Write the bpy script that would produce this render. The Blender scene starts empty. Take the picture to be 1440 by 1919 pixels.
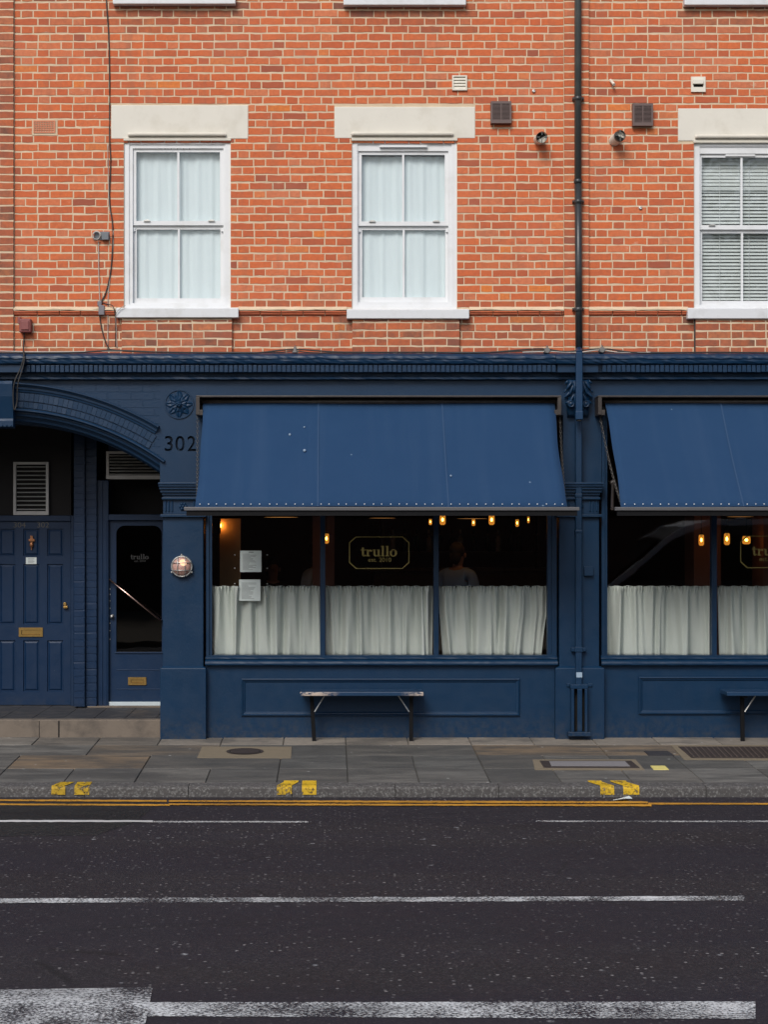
import bpy, bmesh, math, random
from mathutils import Vector, Matrix
random.seed(7)
R = math.radians
SC = bpy.context.scene
COL = SC.collection

# ------------------------------------------------------------------ camera, world, sun, exposure
S = 196.0                 # photo pixels per metre on the shopfront plane (Y = 0)
F = 3200.0                # focal length in photo pixels
D = F / S                 # camera distance from the shopfront
EYE = 1.95
XV, YV = 620.0, 1000.0    # principal point in the photo
cam_d = bpy.data.cameras.new("camera")
cam = bpy.data.objects.new("camera", cam_d); COL.objects.link(cam)
cam.location = (0, -D, EYE); cam.rotation_euler = (R(90), 0, 0)
cam_d.sensor_fit = 'VERTICAL'; cam_d.sensor_height = 36.0
cam_d.lens = F / 1919.0 * 36.0
cam_d.shift_x = (720 - XV) / 1919.0
cam_d.shift_y = (YV - 959.5) / 1919.0
cam_d.clip_start = 0.1; cam_d.clip_end = 500
SC.camera = cam

SUN_EL, SUN_AZ = 42, 200
wld = bpy.data.worlds.new("World"); SC.world = wld; wld.use_nodes = True
wn = wld.node_tree; bg = wn.nodes['Background']
sky = wn.nodes.new('ShaderNodeTexSky'); sky.sky_type = 'NISHITA'; sky.sun_disc = False
sky.sun_elevation = R(SUN_EL); sky.sun_rotation = R(SUN_AZ)
sky.air_density = 1.0; sky.dust_density = 2.5; sky.ozone_density = 0.6
wn.links.new(sky.outputs[0], bg.inputs[0]); bg.inputs[1].default_value = 0.085
sun_d = bpy.data.lights.new("sun", 'SUN'); sun_d.energy = 1.45; sun_d.angle = R(24); sun_d.color = (1.0, 0.975, 0.945)
sun = bpy.data.objects.new("sun", sun_d); COL.objects.link(sun)
sdir = Vector((math.sin(R(SUN_AZ)) * math.cos(R(SUN_EL)), math.cos(R(SUN_AZ)) * math.cos(R(SUN_EL)), math.sin(R(SUN_EL))))
sun.rotation_euler = sdir.to_track_quat('Z', 'Y').to_euler(); sun.location = (0, -10, 20)
SC.view_settings.view_transform = 'Standard'; SC.view_settings.look = 'None'
SC.view_settings.gamma = 1.0; SC.view_settings.exposure = 0.56; SC.view_settings.use_curve_mapping = False
SC.cycles.max_bounces = 8; SC.cycles.transparent_max_bounces = 12
SC.cycles.use_denoising = True
SC.cycles.sample_clamp_indirect = 4.0

# ------------------------------------------------------------------ measuring helpers
def X(px, Y=0.0): return (px - XV) / F * (D + Y)
def Z(py, Y=0.0): return EYE + (YV - py) / F * (D + Y)
def P(px, py, Y=0.0): return Vector((X(px, Y), Y, Z(py, Y)))
SLOPE = 0.042             # the pavement falls towards the kerb
def pav(px, py, dz=0.0):
    a = (py - YV) / F
    Y = (EYE - a * D) / (a + SLOPE)
    return Vector((X(px, Y), Y, SLOPE * Y + dz))
ROADZ = -0.19
def road(px, py, dz=0.0):
    d = (EYE - ROADZ) * F / (py - YV)
    return Vector((X(px, d - D), d - D, ROADZ + dz))

# ------------------------------------------------------------------ material helpers
def new_mat(name):
    m = bpy.data.materials.new(name); m.use_nodes = True
    nt = m.node_tree
    return m, nt, nt.nodes['Principled BSDF']
def N(nt, t, **kw):
    n = nt.nodes.new(t)
    for k, v in kw.items(): setattr(n, k, v)
    return n
def coord(nt): return N(nt, 'ShaderNodeTexCoord').outputs['Object']
def mapping(nt, v, scale=(1, 1, 1), loc=(0, 0, 0), rot=(0, 0, 0)):
    n = N(nt, 'ShaderNodeMapping'); nt.links.new(v, n.inputs[0])
    n.inputs['Scale'].default_value = scale; n.inputs['Location'].default_value = loc; n.inputs['Rotation'].default_value = rot
    return n.outputs[0]
def noise(nt, v, scale, detail=4, rough=.55):
    n = N(nt, 'ShaderNodeTexNoise'); nt.links.new(v, n.inputs['Vector'])
    n.inputs['Scale'].default_value = scale; n.inputs['Detail'].default_value = detail; n.inputs['Roughness'].default_value = rough
    return n.outputs['Fac']
def voro(nt, v, scale, out='Distance', feature='F1'):
    n = N(nt, 'ShaderNodeTexVoronoi', feature=feature); nt.links.new(v, n.inputs['Vector']); n.inputs['Scale'].default_value = scale
    return n.outputs[out]
def ramp(nt, fac, stops, interp='LINEAR'):
    n = N(nt, 'ShaderNodeValToRGB'); nt.links.new(fac, n.inputs[0]); cr = n.color_ramp; cr.interpolation = interp
    while len(cr.elements) < len(stops): cr.elements.new(0.5)
    for e, (p, c) in zip(cr.elements, stops):
        e.position = p; e.color = (c, c, c, 1) if isinstance(c, (int, float)) else (*c, 1)
    return n.outputs[0]
def mix(nt, fac, a, b, blend='MIX'):
    n = N(nt, 'ShaderNodeMix', data_type='RGBA', blend_type=blend)
    if isinstance(fac, (int, float)): n.inputs[0].default_value = fac
    else: nt.links.new(fac, n.inputs[0])
    for i, c in ((6, a), (7, b)):
        if isinstance(c, tuple): n.inputs[i].default_value = (*c, 1)
        else: nt.links.new(c, n.inputs[i])
    return n.outputs[2]
def math_(nt, op, a, b=0.0):
    n = N(nt, 'ShaderNodeMath', operation=op)
    for i, c in enumerate((a, b)):
        if isinstance(c, (int, float)): n.inputs[i].default_value = c
        else: nt.links.new(c, n.inputs[i])
    return n.outputs[0]
def bump(nt, bsdf, h, strength=.3, dist=.01):
    n = N(nt, 'ShaderNodeBump'); nt.links.new(h, n.inputs['Height'])
    n.inputs['Strength'].default_value = strength; n.inputs['Distance'].default_value = dist
    nt.links.new(n.outputs[0], bsdf.inputs['Normal'])
def attr(nt, name):
    return N(nt, 'ShaderNodeAttribute', attribute_name=name).outputs['Fac']

def simple(name, col, rough=.5, var=.12, vscale=5, bmp=.0, bscale=60, metal=0.0, spec=.5, dirt=None, dscale=2.5, damt=.5):
    m, nt, b = new_mat(name)
    v = coord(nt)
    lo = tuple(c * (1 - var) for c in col); hi = tuple(min(1, c * (1 + var)) for c in col)
    c = mix(nt, noise(nt, v, vscale, 5), lo, hi)
    if dirt:
        f = ramp(nt, noise(nt, v, dscale, 8, .65), [(.5, 0.0), (.72, damt)])
        c = mix(nt, f, c, dirt)
    nt.links.new(c, b.inputs['Base Color'])
    b.inputs['Roughness'].default_value = rough; b.inputs['Metallic'].default_value = metal
    b.inputs['Specular IOR Level'].default_value = spec
    if bmp: bump(nt, b, noise(nt, v, bscale, 4), bmp, .004)
    return m

def paint_blue(name, col=(.0018, .0240, .064), brick=False, rough=.42):
    """old layered gloss paint: lumpy surface, a few scuffs to a paler undercoat"""
    m, nt, b = new_mat(name)
    v = coord(nt)
    c = mix(nt, noise(nt, v, 3.5, 6), tuple(x * .9 for x in col), tuple(x * 1.12 for x in col))
    scuff = ramp(nt, noise(nt, mapping(nt, v, (1, 1, 1.6)), 38, 6, .7), [(.72, 0.0), (.78, .45)])
    c = mix(nt, scuff, c, (.045, .09, .145))
    streak = ramp(nt, noise(nt, mapping(nt, v, (9, 9, .5)), 2.0, 5), [(.58, 0.0), (.82, .12)])
    c = mix(nt, streak, c, (.022, .040, .068))
    chip = math_(nt, 'MULTIPLY', ramp(nt, noise(nt, v, 75, 4, .6), [(.70, 0.0), (.73, 1.0)]), ramp(nt, noise(nt, v, 2.7, 3), [(.55, 0.0), (.66, .8)]))
    c = mix(nt, chip, c, (.16, .19, .22))
    sz = N(nt, 'ShaderNodeSeparateXYZ'); nt.links.new(v, sz.inputs[0])
    low = ramp(nt, sz.outputs[2], [(0.0, 1.0), (.30, 0.0)])
    splash = math_(nt, 'MULTIPLY', low, ramp(nt, noise(nt, v, 16, 7, .7), [(.42, 0.0), (.66, .5)]))
    c = mix(nt, splash, c, (.055, .055, .055))
    b.inputs['Specular IOR Level'].default_value = .38
    nt.links.new(c, b.inputs['Base Color'])
    r_ = ramp(nt, noise(nt, v, 9, 5), [(.3, rough - .04), (.7, rough + .10)])
    nt.links.new(r_, b.inputs['Roughness'])
    h = noise(nt, v, 45, 5)
    if brick:
        bt = N(nt, 'ShaderNodeTexBrick'); nt.links.new(mapping(nt, v, rot=(R(90), 0, 0)), bt.inputs['Vector'])
        bt.inputs['Scale'].default_value = 1.0; bt.inputs['Brick Width'].default_value = .225; bt.inputs['Row Height'].default_value = .075
        bt.inputs['Mortar Size'].default_value = .006; bt.inputs['Mortar Smooth'].default_value = .3
        hh = math_(nt, 'SUBTRACT', math_(nt, 'MULTIPLY', h, .25), math_(nt, 'MULTIPLY', bt.outputs['Fac'], .6))
        bump(nt, b, hh, .8, .01)
    else:
        bump(nt, b, h, .25, .004)
    return m

# ------------------------------------------------------------------ materials
def mk_brick():
    m, nt, b = new_mat('red_brick'); v = coord(nt)
    t = attr(nt, 'tone')
    c = ramp(nt, t, [(0, (.36, .105, .062)), (.12, (.50, .125, .056)), (.35, (.60, .142, .055)), (.6, (.68, .172, .058)), (.82, (.67, .225, .110)), (1, (.76, .23, .050))])
    mott = noise(nt, v, 28, 6, .65)
    c = mix(nt, ramp(nt, mott, [(.3, .0), (.75, .55)]), c, (.36, .09, .05))
    c = mix(nt, ramp(nt, noise(nt, v, 60, 5, .7), [(.60, 0.0), (.76, .42)]), c, (.70, .36, .22))
    big = ramp(nt, noise(nt, v, 1.1, 6, .6), [(.50, 0.0), (.74, .32)])
    c = mix(nt, big, c, (.58, .25, .165))
    c = mix(nt, ramp(nt, noise(nt, mapping(nt, v, (1, 1, 1), (5, 3, 9)), 1.9, 8, .7), [(.56, 0.0), (.72, .5)]), c, (.30, .12, .075))
    c = mix(nt, ramp(nt, noise(nt, mapping(nt, v, (1, 1, 1.5), (2, 7, 1)), 4.5, 7, .7), [(.66, 0.0), (.72, .6)]), c, (.66, .40, .28))
    run = ramp(nt, noise(nt, mapping(nt, v, (3.2, 1, .28)), 2.0, 7, .65), [(.54, 0.0), (.74, .42)])
    c = mix(nt, run, c, (.29, .125, .08))
    soot = attr(nt, 'soot')
    c = mix(nt, math_(nt, 'MULTIPLY', soot, ramp(nt, noise(nt, v, 7, 6, .65), [(.3, .35), (.7, 1.0)])), c, (.11, .075, .06))
    nt.links.new(c, b.inputs['Base Color']); b.inputs['Roughness'].default_value = .85; b.inputs['Specular IOR Level'].default_value = .25
    bump(nt, b, noise(nt, v, 110, 6, .7), .45, .006)
    return m
BRICK = mk_brick()
def mk_mortar():
    m, nt, b = new_mat('lime_mortar'); v = coord(nt)
    c = mix(nt, noise(nt, v, 7, 6), (.52, .40, .265), (.74, .60, .43))
    c = mix(nt, ramp(nt, noise(nt, v, 2.2, 6), [(.55, 0.0), (.75, .6)]), c, (.27, .20, .15))
    nt.links.new(c, b.inputs['Base Color']); b.inputs['Roughness'].default_value = .95
    bump(nt, b, noise(nt, v, 90, 5), .5, .006)
    return m
MORTAR = mk_mortar()
CREAM = simple('cream_painted_stone', (.70, .675, .60), .8, .06, 4, .25, 25, dirt=(.50, .46, .37), dscale=3, damt=.45)
GREYSTONE = simple('grey_stone_mould', (.64, .61, .53), .8, .15, 8, .3, 40)
UPVC = simple('white_window_plastic', (.73, .75, .765), .35, .02, 3, dirt=(.52, .52, .50), dscale=4.0, damt=.4)
SILLW = simple('white_sill_paint', (.67, .69, .71), .5, .05, 5, .15, 30, dirt=(.45, .45, .43), dscale=5, damt=.5)
BLUE = paint_blue('navy_gloss_paint')
BLUEB = paint_blue('navy_painted_brick', brick=True)
BLUEPIPE = paint_blue('navy_pipe_paint', (.0034, .031, .082), rough=.4)
BLUED = paint_blue('navy_door_paint', (.0016, .0195, .060), rough=.42)
BLACK = simple('black_iron', (.006, .006, .007), .6, .2, 20, .2, 80, spec=.15)
BLACKP = simple('black_pipe', (.028, .032, .034), .35, .15, 6, .1, 60, dirt=(.10, .11, .11), dscale=4, damt=.35)
BROWNM = simple('dark_awning_metal', (.035, .028, .025), .42, .15, 10, .1, 60, dirt=(.10, .085, .07), dscale=8, damt=.4)
BARM = simple('grey_awning_bar', (.10, .10, .105), .38, .1, 10)
BROWNP = simple('brown_vent_plastic', (.125, .085, .078), .45, .08, 10)
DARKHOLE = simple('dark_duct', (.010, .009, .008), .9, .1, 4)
WHITEP = simple('cream_vent_plastic', (.72, .69, .60), .5, .05, 8, dirt=(.45, .40, .32), damt=.4)
GREYP = simple('pale_grey_plastic', (.55, .55, .55), .5, .08, 8)
TERRA = simple('terracotta', (.62, .23, .13), .8, .12, 30, .3, 60)
REDBOX = simple('red_painted_box', (.22, .065, .06), .6, .15, 15, .2, 40)
CABLE = simple('black_cable', (.03, .028, .027), .6, .1, 10)
CABLEW = simple('grey_cable', (.45, .42, .38), .6, .1, 10)
BRASS = simple('aged_brass', (.42, .27, .09), .38, .2, 25, .1, 60, metal=.9)
COPPER = simple('copper_bar', (.62, .42, .36), .22, .1, 10, metal=1.0)
STEEL = simple('galvanised_steel', (.50, .50, .48), .4, .1, 20, metal=.8)
CHAINM = simple('dull_chain', (.10, .095, .09), .5, .2, 30, metal=.6)
FLUEM = simple('sooty_flue_end', (.12, .13, .125), .5, .2, 30)
GREYPIPE = simple('weathered_grey_pipe', (.075, .084, .082), .45, .15, 6, .1, 60, dirt=(.16, .17, .165), dscale=3, damt=.4)
DULLG = simple('dull_grey_fitting', (.16, .155, .15), .55, .2, 20)
LOUVRE = simple('grey_louvre_metal', (.50, .49, .47), .5, .1, 8, dirt=(.25, .23, .2), damt=.5)
PAPER = simple('white_paper', (.72, .78, .76), .8, .03, 4)
INK = simple('grey_ink', (.28, .30, .30), .8, .05, 4)
GOLD = simple('gilt_lettering', (.36, .28, .085), .55, .15, 40, metal=.25)
FAINT = simple('faint_lettering', (.032, .032, .032), .7, .1, 30)
DIMGOLD = simple('dull_lettering', (.11, .10, .08), .6, .1, 30)
ROOM = simple('dark_room_paint', (.075, .042, .030), .75, .3, 2)
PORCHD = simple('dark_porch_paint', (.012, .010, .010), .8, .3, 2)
ROOMP = simple('plum_plaster', (.17, .08, .062), .8, .15, 2)
WOODD = simple('dark_wood', (.06, .032, .02), .45, .3, 12)
FLOORD = simple('dark_floor', (.03, .02, .015), .6, .2, 3)
STEP = simple('worn_concrete_step', (.165, .135, .106), .85, .18, 7, .5, 45, dirt=(.058, .050, .045), dscale=4, damt=.75)
SLATE = simple('slate_tile', (.036, .037, .041), .55, .25, 5, .3, 30, dirt=(.12, .11, .10), dscale=6, damt=.5)
KERBM = None
CANVAS = None

def mk_canvas():
    m, nt, b = new_mat('navy_awning_canvas'); v = coord(nt)
    c = mix(nt, noise(nt, v, 2.2, 7, .6), (.0120, .042, .104), (.0180, .053, .122))
    st = ramp(nt, noise(nt, mapping(nt, v, (5, .3, .3)), 1.7, 6), [(.48, 0.0), (.75, .2)])
    c = mix(nt, st, c, (.038, .075, .145))
    sp = ramp(nt, voro(nt, v, 3.1), [(.018, .7), (.035, 0.0)])
    c = mix(nt, sp, c, (.22, .30, .40))
    c = mix(nt, ramp(nt, noise(nt, v, 60, 4, .7), [(.66, 0.0), (.8, .2)]), c, (.05, .09, .155))
    nt.links.new(c, b.inputs['Base Color']); b.inputs['Roughness'].default_value = .9; b.inputs['Specular IOR Level'].default_value = .2
    w1 = N(nt, 'ShaderNodeTexWave', wave_type='BANDS', bands_direction='X'); nt.links.new(v, w1.inputs['Vector']); w1.inputs['Scale'].default_value = 160
    bump(nt, b, math_(nt, 'ADD', math_(nt, 'MULTIPLY', w1.outputs['Fac'], .2), noise(nt, v, 4, 3)), .15, .01)
    return m
CANVAS = mk_canvas()
SEAMC = simple('canvas_seam', (.020, .056, .126), .9, .1, 10)

def mk_cloth(name, col, trans=.35, scale=300):
    m, nt, b = new_mat(name); v = coord(nt)
    c = mix(nt, noise(nt, mapping(nt, v, (3, 1, .6)), 12, 6), tuple(x * .93 for x in col), col)
    w = noise(nt, mapping(nt, v, (1, 1, 5)), scale, 2)
    c = mix(nt, ramp(nt, w, [(.4, 0.0), (.7, .12)]), c, tuple(x * .6 for x in col))
    d = N(nt, 'ShaderNodeBsdfDiffuse'); tr = N(nt, 'ShaderNodeBsdfTranslucent'); ms = N(nt, 'ShaderNodeMixShader')
    nt.links.new(c, d.inputs[0]); nt.links.new(c, tr.inputs[0]); ms.inputs[0].default_value = trans
    nt.links.new(d.outputs[0], ms.inputs[1]); nt.links.new(tr.outputs[0], ms.inputs[2])
    nt.links.new(ms.outputs[0], nt.nodes['Material Output'].inputs[0])
    return m
LINEN = mk_cloth('linen_cloth', (.60, .645, .60), .12)
NET = mk_cloth('net_curtain_cloth', (.70, .80, .825), .06, 120)
BLINDM = simple('white_blind_slat', (.56, .60, .60), .45, .04, 4)

def mk_glass(name, boost=1.0, tint=(.92, .96, .95), ior=1.5, wave=.05):
    m, nt, b = new_mat(name); v = coord(nt)
    fr = N(nt, 'ShaderNodeFresnel'); geo = N(nt, 'ShaderNodeNewGeometry')
    nt.links.new(math_(nt, 'SUBTRACT', ior, math_(nt, 'MULTIPLY', geo.outputs['Backfacing'], ior - 1 / ior)), fr.inputs['IOR'])   # thin pane: same mirror from both sides
    t = N(nt, 'ShaderNodeBsdfTransparent'); t.inputs[0].default_value = (*tint, 1)
    g = N(nt, 'ShaderNodeBsdfGlossy'); g.inputs['Roughness'].default_value = .015
    ms = N(nt, 'ShaderNodeMixShader'); nt.links.new(math_(nt, 'MULTIPLY', fr.outputs[0], boost), ms.inputs[0])
    bn = N(nt, 'ShaderNodeBump'); nt.links.new(noise(nt, v, 1.6, 2), bn.inputs['Height']); bn.inputs['Strength'].default_value = wave; bn.inputs['Distance'].default_value = .02
    nt.links.new(bn.outputs[0], g.inputs['Normal'])
    nt.links.new(t.outputs[0], ms.inputs[1]); nt.links.new(g.outputs[0], ms.inputs[2])
    nt.links.new(ms.outputs[0], nt.nodes['Material Output'].inputs[0])
    return m
GLASS = mk_glass('window_glass', 1.5, (.99, 1.0, 1.0), wave=.006)
GLASSR = mk_glass('mirroring_window_glass', 2.2, (.98, 1.0, .99), wave=.006)
SHOPGLASS = mk_glass('shop_glass', 1.9, (.985, .995, .99))
DOORGLASS = mk_glass('smoked_door_glass', 1.0, (.10, .10, .10))

def emit(name, col, strength):
    m, nt, b = new_mat(name)
    nt.nodes.remove(b); e = N(nt, 'ShaderNodeEmission'); e.inputs[0].default_value = (*col, 1); e.inputs[1].default_value = strength
    nt.links.new(e.outputs[0], nt.nodes['Material Output'].inputs[0]); return m
BULB = emit('lit_filament', (1.0, .58, .15), 16)
AMBERGLOW = emit('lit_amber_bowl', (1.0, .33, .06), 1.1)
DISCGLOW = emit('lit_lamp_underside', (1.0, .42, .12), .55)
def mk_amber():
    m, nt, b = new_mat('amber_glass')
    fr = N(nt, 'ShaderNodeFresnel'); t = N(nt, 'ShaderNodeBsdfTransparent'); t.inputs[0].default_value = (.95, .62, .28, 1)
    e = N(nt, 'ShaderNodeEmission'); e.inputs[0].default_value = (1, .42, .06, 1); e.inputs[1].default_value = .22
    g = N(nt, 'ShaderNodeAddShader'); nt.links.new(t.outputs[0], g.inputs[0]); nt.links.new(e.outputs[0], g.inputs[1])
    nt.links.new(g.outputs[0], nt.nodes['Material Output'].inputs[0]); return m
AMBER = mk_amber()
def mk_lampglass():
    m, nt, b = new_mat('ribbed_lamp_glass'); v = coord(nt)
    b.inputs['Base Color'].default_value = (.50, .30, .25, 1); b.inputs['Roughness'].default_value = .25
    w = N(nt, 'ShaderNodeTexWave', wave_type='BANDS', bands_direction='Z'); nt.links.new(v, w.inputs['Vector']); w.inputs['Scale'].default_value = 40
    bump(nt, b, w.outputs['Fac'], .3, .003)
    return m
LAMPGLASS = mk_lampglass()
LAMPHOT = emit('lit_bulb_glow', (1.0, .58, .34), 1.1)

def mk_asphalt():
    m, nt, b = new_mat('asphalt'); v = coord(nt)
    c = mix(nt, noise(nt, v, 1.0, 6, .6), (.0150, .0122, .0148), (.0245, .0204, .0232))
    c = mix(nt, ramp(nt, noise(nt, mapping(nt, v, (.18, 1.2, 1)), 1.3, 5), [(.42, 0.0), (.68, .55)]), c, (.0195, .0170, .0275))
    agg = voro(nt, v, 95, 'Color'); sep = N(nt, 'ShaderNodeSeparateColor'); nt.links.new(agg, sep.inputs[0])
    c = mix(nt, ramp(nt, sep.outputs[0], [(.55, 0.0), (1, .55)]), c, (.066, .059, .060))
    c = mix(nt, ramp(nt, sep.outputs[1], [(.6, 0.0), (1, .6)]), c, (.010, .0085, .009))
    sc = voro(nt, v, 27, 'Color'); s2 = N(nt, 'ShaderNodeSeparateColor'); nt.links.new(sc, s2.inputs[0])
    chip = math_(nt, 'MULTIPLY', ramp(nt, s2.outputs[0], [(.74, 0.0), (.80, 1.0)]), ramp(nt, voro(nt, v, 27), [(.16, 1.0), (.30, 0.0)]))
    c = mix(nt, math_(nt, 'MULTIPLY', chip, ramp(nt, noise(nt, mapping(nt, v, (.35, 1, 1)), 1.6, 4), [(.35, .35), (.65, .95)])), c, (.27, .26, .255))
    sd = voro(nt, mapping(nt, v, (1, 1, 1), (3.1, 1.7, 0)), 13, 'Color'); s4 = N(nt, 'ShaderNodeSeparateColor'); nt.links.new(sd, s4.inputs[0])
    chip2 = math_(nt, 'MULTIPLY', ramp(nt, s4.outputs[0], [(.62, 0.0), (.9, 1.0)]), ramp(nt, voro(nt, mapping(nt, v, (1, 1, 1), (3.1, 1.7, 0)), 13), [(.07, 1.0), (.14, 0.0)]))
    c = mix(nt, math_(nt, 'MULTIPLY', chip2, .75), c, (.24, .23, .235))
    g = voro(nt, v, 4.2, 'Color'); s3 = N(nt, 'ShaderNodeSeparateColor'); nt.links.new(g, s3.inputs[0])
    gv = mapping(nt, v, (1, 1, 1))
    gum = math_(nt, 'MULTIPLY', ramp(nt, s3.outputs[1], [(.52, 0.0), (.66, 1.0)]), ramp(nt, voro(nt, gv, 4.2), [(.055, 1.0), (.10, 0.0)]))
    gum = math_(nt, 'MULTIPLY', gum, ramp(nt, noise(nt, v, 60, 3), [(.4, .15), (.6, .9)]))
    c = mix(nt, gum, c, (.34, .35, .36))
    sy = N(nt, 'ShaderNodeSeparateXYZ'); nt.links.new(v, sy.inputs[0])
    lane = ramp(nt, math_(nt, 'ADD', math_(nt, 'SINE', math_(nt, 'MULTIPLY', sy.outputs[1], 3.4)), math_(nt, 'MULTIPLY', noise(nt, mapping(nt, v, (.3, 1, 1)), 2, 4), 1.4)), [(.3, 0.0), (1.0, .5)])
    c = mix(nt, lane, c, (.0160, .0132, .0205))
    oil = ramp(nt, noise(nt, mapping(nt, v, (.6, 1.4, 1), (4, 2, 0)), 1.1, 7, .65), [(.60, 0.0), (.72, .5)])
    c = mix(nt, oil, c, (.012, .010, .011))
    crk = math_(nt, 'MULTIPLY', ramp(nt, voro(nt, v, .55, 'Distance', 'DISTANCE_TO_EDGE'), [(.0, 1.0), (.008, 0.0)]), ramp(nt, noise(nt, v, 1.3, 3), [(.5, 0.0), (.6, .7)]))
    c = mix(nt, crk, c, (.008, .007, .007))
    nt.links.new(c, b.inputs['Base Color'])
    nt.links.new(ramp(nt, noise(nt, v, 2.5, 5), [(.3, .62), (.7, .85)]), b.inputs['Roughness'])
    b.inputs['Specular IOR Level'].default_value = .35
    bump(nt, b, math_(nt, 'ADD', voro(nt, v, 95), noise(nt, v, 200, 3)), .6, .006)
    return m
ASPHALT = mk_asphalt()

def mk_worn(name, col, lo=.40, hi=.56, fine=55, coarse=3, rough=.7):
    m, nt, b = new_mat(name); v = coord(nt)
    nt.links.new(mix(nt, ramp(nt, noise(nt, mapping(nt, v, (.5, 1.5, 1)), 2.4, 6), [(.35, 0.0), (.65, 1.0)]), tuple(c * .55 for c in col), col), b.inputs['Base Color']); b.inputs['Roughness'].default_value = rough
    f = math_(nt, 'ADD', math_(nt, 'MULTIPLY', noise(nt, v, fine, 5, .7), .6), math_(nt, 'MULTIPLY', noise(nt, v, coarse, 6, .65), .4))
    a = ramp(nt, f, [(lo, 0.0), (hi, 1.0)])
    t = N(nt, 'ShaderNodeBsdfTransparent'); ms = N(nt, 'ShaderNodeMixShader'); nt.links.new(a, ms.inputs[0])
    nt.links.new(t.outputs[0], ms.inputs[1]); nt.links.new(b.outputs[0], ms.inputs[2])
    nt.links.new(ms.outputs[0], nt.nodes['Material Output'].inputs[0]); return m
PATCHM = mk_worn('newer_asphalt', (.026, .0255, .0240), .36, .62, 120, 2.2, .85)
ROADWHITE = mk_worn('worn_white_line', (.60, .61, .60), .43, .56)
ROADWHITE2 = mk_worn('very_worn_white_line', (.66, .68, .68), .445, .57, 60, 3.0)
ROADWHITE3 = mk_worn('fresh_white_line', (.66, .66, .65), .25, .40)
ROADYEL = mk_worn('yellow_line', (.62, .30, .025), .36, .48)
KERBYEL = mk_worn('yellow_kerb_paint', (.68, .43, .012), .42, .50, 30)

def mk_flag():
    m, nt, b = new_mat('york_stone_flags'); v = coord(nt)
    c = mix(nt, attr(nt, 'tone'), (.076, .076, .072), (.182, .179, .164))
    c = mix(nt, attr(nt, 'hue'), c, (.215, .150, .088))
    c = mix(nt, ramp(nt, noise(nt, mapping(nt, v, (.5, 2.2, 1)), 3.2, 7, .62), [(.40, 0.0), (.60, .75)]), c, (.060, .059, .055))
    c = mix(nt, ramp(nt, noise(nt, v, 70, 4, .7), [(.55, 0.0), (.8, .5)]), c, (.22, .21, .19))
    c = mix(nt, attr(nt, 'pale'), c, mix(nt, noise(nt, v, 18, 6), (.20, .175, .145), (.36, .315, .26)))
    spot = math_(nt, 'MULTIPLY', ramp(nt, voro(nt, v, 5.5), [(.05, 1.0), (.09, 0.0)]), ramp(nt, noise(nt, v, 3, 2), [(.42, 0.0), (.55, .75)]))
    c = mix(nt, spot, c, (.46, .46, .44))
    wet = ramp(nt, noise(nt, mapping(nt, v, (.8, 1.6, 1), (7, 1, 0)), 1.7, 6, .6), [(.50, 0.0), (.60, .55)])
    c = mix(nt, wet, c, (.056, .056, .054))
    nt.links.new(c, b.inputs['Base Color']); nt.links.new(ramp(nt, noise(nt, v, 4, 5), [(.3, .5), (.7, .85)]), b.inputs['Roughness'])
    bump(nt, b, noise(nt, v, 60, 6, .7), .4, .006)
    return m
FLAG = mk_flag()
JOINT = simple('pavement_joint', (.062, .060, .055), .9, .2, 20)
KERBM = simple('granite_kerb', (.066, .062, .060), .8, .35, 22, .8, 110, dirt=(.26, .26, .25), dscale=55, damt=.85)
SLAB = simple('sandy_slab', (.190, .155, .105), .85, .12, 10, .3, 60)
IRON = simple('rusty_iron', (.055, .042, .038), .6, .3, 25, .3, 90, metal=.3)
COVERIN = simple('grey_cover_fill', (.20, .19, .195), .8, .12, 40, .4, 90)
YELPLATE = simple('yellow_plate', (.72, .62, .20), .5, .06, 8)
WINEB = simple('wine_bottle_glass', (.02, .03, .02), .15, .1, 5)

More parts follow.
